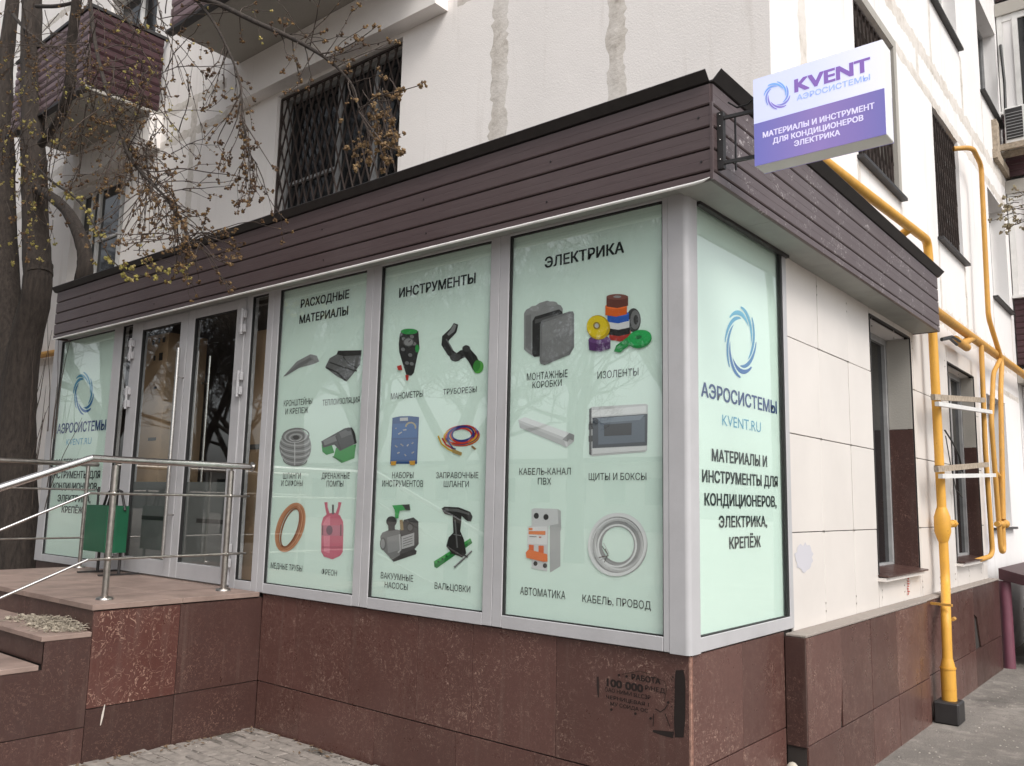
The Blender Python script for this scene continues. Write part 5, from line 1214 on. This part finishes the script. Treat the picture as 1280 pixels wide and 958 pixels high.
b0 = TP(20, 700, .25); b0.z = GZ-.05
lim(mb, [b0, TP(22, 700, .25), TP(21, 600, .25), TP(22, 520, .25), TP(30, 440, .25), TP(45, 370, .25), TP(48, 330, .25)], [.28, .23, .21, .20, .18, .165, .16], 20)
lim(mb, [TP(22, 560, .3), TP(18, 480, .32), TP(10, 400, .34), TP(6, 320, .36), TP(4, 200, .4), TP(6, 90, .4), TP(16, 0, .4), TP(26, -120, .4)], [.2, .19, .18, .16, .15, .11, .09, .07], 16)
lim(mb, [TP(48, 345, .25), TP(44, 280, .25), TP(42, 200, .25), TP(40, 100, .25), TP(40, 0, .25), TP(45, -120, .2)], [.165, .15, .145, .13, .125, .10], 16)
mb.build('trunk', M['bark'], tr)
mb = MB()
lim(mb, [TP(44, 235, .22), TP(62, 245, .1), TP(82, 262, 0), TP(98, 290, -.05), TP(106, 318, -.05), TP(105, 345, -.05), TP(98, 372, 0)], [.05, .06, .06, .07, .075, .085, .08], 12)
lim(mb, [TP(52, 180, .2), TP(66, 160, .1), TP(76, 145, .05), TP(88, 105, .0), TP(89, 60, -.05), TP(96, 0, -.1), TP(104, -90, -.1)], [.05, .05, .058, .060, .055, .055, .05], 12)
lim(mb, [TP(14, 15, .3), TP(30, 35, .15), TP(60, 60, 0)], [.03, .02, .01], 8)
lim(mb, [TP(46, 8, .2), TP(70, 8, .1), TP(95, 3, 0)], [.03, .025, .02], 8)
# arching boughs from above carrying the hanging twigs
DY = -.75
B1 = lim(mb, [TP(96, -60, -.2), TP(170, -45, -.5), TP(235, -8, DY), TP(270, 4, DY), (TP(320, 28, DY)), TP(365, 48, DY), TP(400, 68, DY), TP(425, 88, DY), TP(442, 110, DY), TP(449, 140, DY)], [.03, .026, .022, .019, .017, .015, .011, .008, .006, .003], 8)
B2 = lim(mb, [TP(110, -20, -.3), TP(120, 60, -.5), TP(136, 120, DY), TP(160, 190, DY), TP(182, 222, DY), TP(208, 248, DY), (TP(228, 280, DY)), TP(238, 303, DY)], [.022, .019, .017, .015, .012, .009, .006, .003], 8)
B3 = lim(mb, [TP(235, -10, DY), TP(262, 20, DY), TP(285, 62, DY), TP(300, 105, DY), TP(303, 150, DY), TP(312, 190, DY), TP(322, 206, DY)], [.013, .011, .009, .007, .006, .004, .002], 6)
B4 = lim(mb, [TP(44, 205, .1), TP(62, 225, -.3), TP(95, 248, -.6), TP(118, 282, DY), TP(135, 318, DY), TP(155, 338, DY), TP(182, 345, DY), TP(210, 341, DY)], [.014, .012, .010, .008, .006, .005, .004, .002], 6)
mb.build('limbs', M['bark'], tr)
tw = MB(); bd = MB(); rt = random.Random(31)
BC = [(.10, .060, .033), (.075, .045, .030), (.19, .12, .05), (.055, .036, .026), (.13, .075, .036)]; YC = [(.34, .29, .09), (.26, .23, .07), (.36, .29, .12)]; OC = [(.17, .105, .052), (.12, .075, .04), (.21, .14, .07)]
def bud(p, s, cols, n=4):
    s *= .84
    for _ in range(n):
        c = p+Vector((rt.uniform(-1, 1), rt.uniform(-1, 1), rt.uniform(-1, 1)))*s*.9; col = rt.choice(cols); a = s*rt.uniform(.45, .9); an = Vector((rt.uniform(-1, 1), rt.uniform(-1, 1), rt.uniform(-1, 1))).normalized()
        b = an.orthogonal().normalized(); cc = an.cross(b); vs = [c+an*a*1.5, c-an*a*1.2, c+b*a, c-b*a, c+cc*a, c-cc*a]
        bd.add(vs, [(0,2,4),(0,4,3),(0,3,5),(0,5,2),(1,4,2),(1,3,4),(1,5,3),(1,2,5)], col)
def twig(p, d, L, r, cols, droop=.5, side=2, up=.0, bs=.014):
    n = 7; pts = [p.copy()]; d = d.normalized(); q = p.copy()
    for i in range(n):
        d = (d+Vector((rt.uniform(-.22, .22), rt.uniform(-.16, .16), rt.uniform(-.18, .18)-droop*(.32 if i < 4 else -up*.3)))).normalized(); q = q+d*L/n; pts.append(q.copy())
        if i > 1 and rt.random() < .33: bud(q+Vector((rt.uniform(-.01, .01), 0, rt.uniform(-.01, .01))), bs*.7, cols, 2)
    tw.tube(pts, [r*(1-.5*i/n) for i in range(n+1)], 4, caps=False); bud(pts[-1], bs, cols, 5)
    if side > 0:
        for _ in range(side):
            k = rt.randint(2, n-1); dd = (pts[k+0]-pts[k-1]).normalized()+Vector((rt.uniform(-.9, .9), rt.uniform(-.5, .5), rt.uniform(-.6, .5)))
            twig(pts[k], dd, L*rt.uniform(.25, .5), r*.65, cols, droop*.8, side-1 if rt.random() < .4 else 0, up, bs)
# dense spray at lower left-centre
for k in range(105):
    i = rt.randint(int(len(B2)*.30), len(B2)-1); p = B2[i]; t = i/len(B2)
    twig(p, Vector((rt.uniform(-.3, 1.0), rt.uniform(-.5, .4), rt.uniform(-.75, .35))), rt.uniform(.22, .68), .0048, BC if rt.random() < .8 else OC, .35, 2, .6)
for k in range(160):
    p = TP(rt.uniform(0, 225), rt.uniform(-20, 195), rt.uniform(-.9, -.1))
    if p.z < 3.2: continue
    twig(p, Vector((rt.uniform(-1, 1), rt.uniform(-.5, .5), rt.uniform(-.9, .3))), rt.uniform(.35, .95), .0048, BC+BC+OC if rt.random() < .8 else YC, .3, 2, .3, .013)
lim(tw, [TP(160, 205, DY), TP(190, 215, DY), TP(225, 211, DY), TP(262, 216, DY), TP(295, 220, DY), TP(318, 228, DY)], [.006, .005, .005, .004, .003, .002], 5)
for q in ((262, 220), (285, 218), (296, 226), (300, 222), (316, 228), (272, 224)): bud(TP(*q, DY), .016, BC, 5)
for k in range(26):
    i = rt.randint(8, len(B3)-2); twig(B3[i], Vector((rt.uniform(-.7, .7), rt.uniform(-.4, .4), -1)), rt.uniform(.2, .55), .0038, BC, .3, 2, .5)
for k in range(30):
    i = rt.randint(int(len(B1)*.3), len(B1)-1); twig(B1[i], Vector((rt.uniform(-.3, .9), rt.uniform(-.4, .4), rt.uniform(-.5, .6))), rt.uniform(.15, .5), .004, BC if i < len(B1)*.7 else OC, .25, 1, .4)
for k in range(22):
    p = TP(rt.uniform(445, 490), rt.uniform(95, 165), DY); twig(p, Vector((rt.uniform(-.3, .8), 0, -1)), rt.uniform(.12, .36), .0034, OC, .2, 1, .2, .018)
for pp in ([(449, 140), (470, 122), (500, 114), (528, 106)], [(400, 68), (425, 62), (448, 50), (472, 32)], [(300, 118), (284, 150), (272, 178), (283, 196)], [(303, 150), (322, 180), (342, 212)], [(248, 8), (225, 40), (262, 62), (268, 95)], [(449, 140), (470, 175), (500, 168)], [(449, 140), (480, 180), (502, 188)]):
    lim(tw, [TP(*q, DY-.03) for q in pp], [.005, .002], 5)
    for q in pp[1:]:
        for _ in range(3): bud(TP(q[0]+rt.uniform(-5, 5), q[1]+rt.uniform(-4, 4), DY-.03), .015, BC if q[0] < 440 else OC, 4)
for k in range(26):
    i = rt.randint(3, len(B4)-1); q = B4[i]+Vector((rt.uniform(-.05, .05), 0, rt.uniform(-.05, .05))); bud(q, .024, YC, 6)
for k in range(40):
    p = TP(rt.uniform(-5, 85), rt.uniform(150, 300), rt.uniform(-.8, -.2)); twig(p, Vector((rt.uniform(-1, 1), 0, rt.uniform(-.7, .4))), rt.uniform(.2, .5), .0035, YC if rt.random() < .5 else BC, .2, 1, .3, .019)
for k in range(12): twig(TP(120+rt.uniform(-15, 110), 322+rt.uniform(-12, 20), DY), Vector((1, 0, rt.uniform(-.5, .3))), rt.uniform(.1, .3), .003, YC+OC, .2, 1, .3, .016)
# shoots sprouting in front of the left panel and the trunk
for k in range(13):
    x = rt.uniform(26, 68); p = TP(x, 590+rt.uniform(-60, 60), -.02-.1*rt.random()); 
    if p.z < .1: continue
    d = Vector((rt.uniform(-.25, .45), rt.uniform(-.1, .1), 1)); n = 8; pts = [p]; q = p.copy()
    for i in range(n): d = (d+Vector((rt.uniform(-.12, .12), rt.uniform(-.06, .06), 0))).normalized(); q = q+d*rt.uniform(.1, .17); pts.append(q.copy())
    tw.tube(pts, [.006*(1-.7*i/n) for i in range(n+1)], 4, caps=False)
tag(tw.build('twigs', M['twig'], tr), kind='stuff')
tag(bd.build('buds', M['leafcol'], tr, colors=True), kind='stuff')

# small budding branch entering at the right edge, on a tree standing by the wing
t2 = empty('maple_tree', (2.1, 7.5, GZ), 'budding twigs reaching in at the right edge, from a young tree beside the side wall', 'tree')
tw = MB(); bd = MB(); mb = MB()
tip = P(1262, 262, 'x', .75); base = Vector((2.6, 7.6, GZ))
pts = lim(mb, [base, base+Vector((0, 0, 2.4)), base+Vector((-.1, -.3, 4.2)), base+Vector((0, -.5, 6))], [.09, .08, .06, .03], 10)
lim(mb, [base+Vector((-.07, -.25, 3.9)), (base+tip)/2+Vector((0, 0, 2.6)), tip+Vector((.35, .0, -.05))], [.03, .02, .008], 6)
mb.build('trunk', M['bark'], t2)
for k in range(16): twig(tip+Vector((rt.uniform(.0, .4), rt.uniform(-.2, .2), rt.uniform(-.12, .1))), Vector((-1, rt.uniform(-.5, .5), rt.uniform(-.5, .5))), rt.uniform(.1, .3), .004, [(.30, .26, .17), (.22, .18, .12)], .1, 1, .2, .02)
tag(tw.build('twigs', M['twig'], t2), kind='stuff'); tag(bd.build('buds', M['leafcol'], t2, colors=True), kind='stuff')

# ------------------------------------------------------------------ street trees across the pavement (seen mirrored in the glass)
rs = random.Random(77)
def grow(mb, p, d, L, r, depth):
    n = 4; pts = [p.copy()]; rad = [r]; q = p.copy()
    for i in range(n): d = (d+Vector((rs.uniform(-.16, .16), rs.uniform(-.16, .16), rs.uniform(-.05, .14)))).normalized(); q = q+d*L/n; pts.append(q.copy()); rad.append(r*(1-.4*(i+1)/n))
    mb.tube(pts, rad, 6 if depth < 2 else 3, caps=False)
    if depth >= 7: return
    for k in range(3 if depth < 5 else 2):
        j = rs.randint(2, n); ax = Vector((rs.uniform(-1, 1), rs.uniform(-1, 1), rs.uniform(-.5, .9))).normalized()
        grow(mb, pts[j], (d*.75+ax*.75).normalized(), L*rs.uniform(.62, .82), max(.010, rad[j]*.66), depth+1)
mb = MB(); mb.tube([(0, 0, 0), (.05, 0, 1.2), (0, .05, 2.6)], [.24, .2, .17], 12, jit=.05)
grow(mb, Vector((0, .05, 2.5)), Vector((.1, 0, 1)), 2.1, .16, 0); grow(mb, Vector((0, .05, 2.3)), Vector((-.6, .3, 1)), 2.0, .13, 0); grow(mb, Vector((0, .05, 2.4)), Vector((.6, -.4, .9)), 2.0, .13, 0)
tproto = mb.build('crown', M['bark'])
spots = [(-9.5, -8.5, 0), (-6.2, -12, 1.3), (-14.5, -10.5, 2.2), (-20, -9, 4.0), (-12, -16, 5.1), (-25, -14, 3.0), (-3.0, -9.8, 2.7), (-8.2, -3.6, .6), (-13.5, -3.4, 3.6), (-17, -18, .9), (-10, -21, 1.9), (-31, -17, 3.9)]  # two beside the porch are out of view, added to shade the left side
labs = ['nearest bare tree across the street, mirrored in the shop glass', 'tall bare tree behind the nearest one across the street', 'bare tree in the middle of the far row', 'bare tree mirrored in the door glass', 'bare tree set back from the far row', 'farthest bare tree across the street at left', 'bare tree straight across from the corner post', 'out-of-view bare tree added left of the porch steps to shade the doors', 'out-of-view bare tree added farther left than the steps for shade']+['bare tree in the back row, behind the middle tree of the far row', 'tallest bare tree of the back row, behind the set-back one', 'outermost bare tree of the back row at the left end']
for i, (x, y, a_) in enumerate(spots):
    e = empty('street_tree', (x, y, GZ), labs[i], 'tree', 'bare trees across the street'); e.rotation_euler.z = a_; s_ = (1, 1.15, 1.05, 1.1, 1.25, 1.2, .95, 1.15, 1.1, 1.2, 1.3, 1.2, 1.3, 1.2, 1.4)[i]; e.scale = (s_, s_, s_)
    if i == 0: o = tproto; zoff = o.location.copy()
    else: o = tproto.copy(); C.objects.link(o)
    o.parent = e; o.location = zoff
# plain house across the street
ob = empty('opposite_house', (-22, -42, GZ), 'long low grey house across the street, mirrored faintly in the glass', 'house')
box('wall', M['concrete'], ob, -75, 28, -52, -42, GZ, 3.2); mb = MB()
for i in range(34):
    for k in range(1): mb.box(-73+i*3, -71.4+i*3, -42.0, -41.96, .6+k*3, 2.2+k*3)
tag(mb.build('windows', M['dark_pane'], ob), kind='stuff'); box('roof', M['roof'], ob, -75.5, 28.5, -52.5, -41.5, 3.2, 3.5)
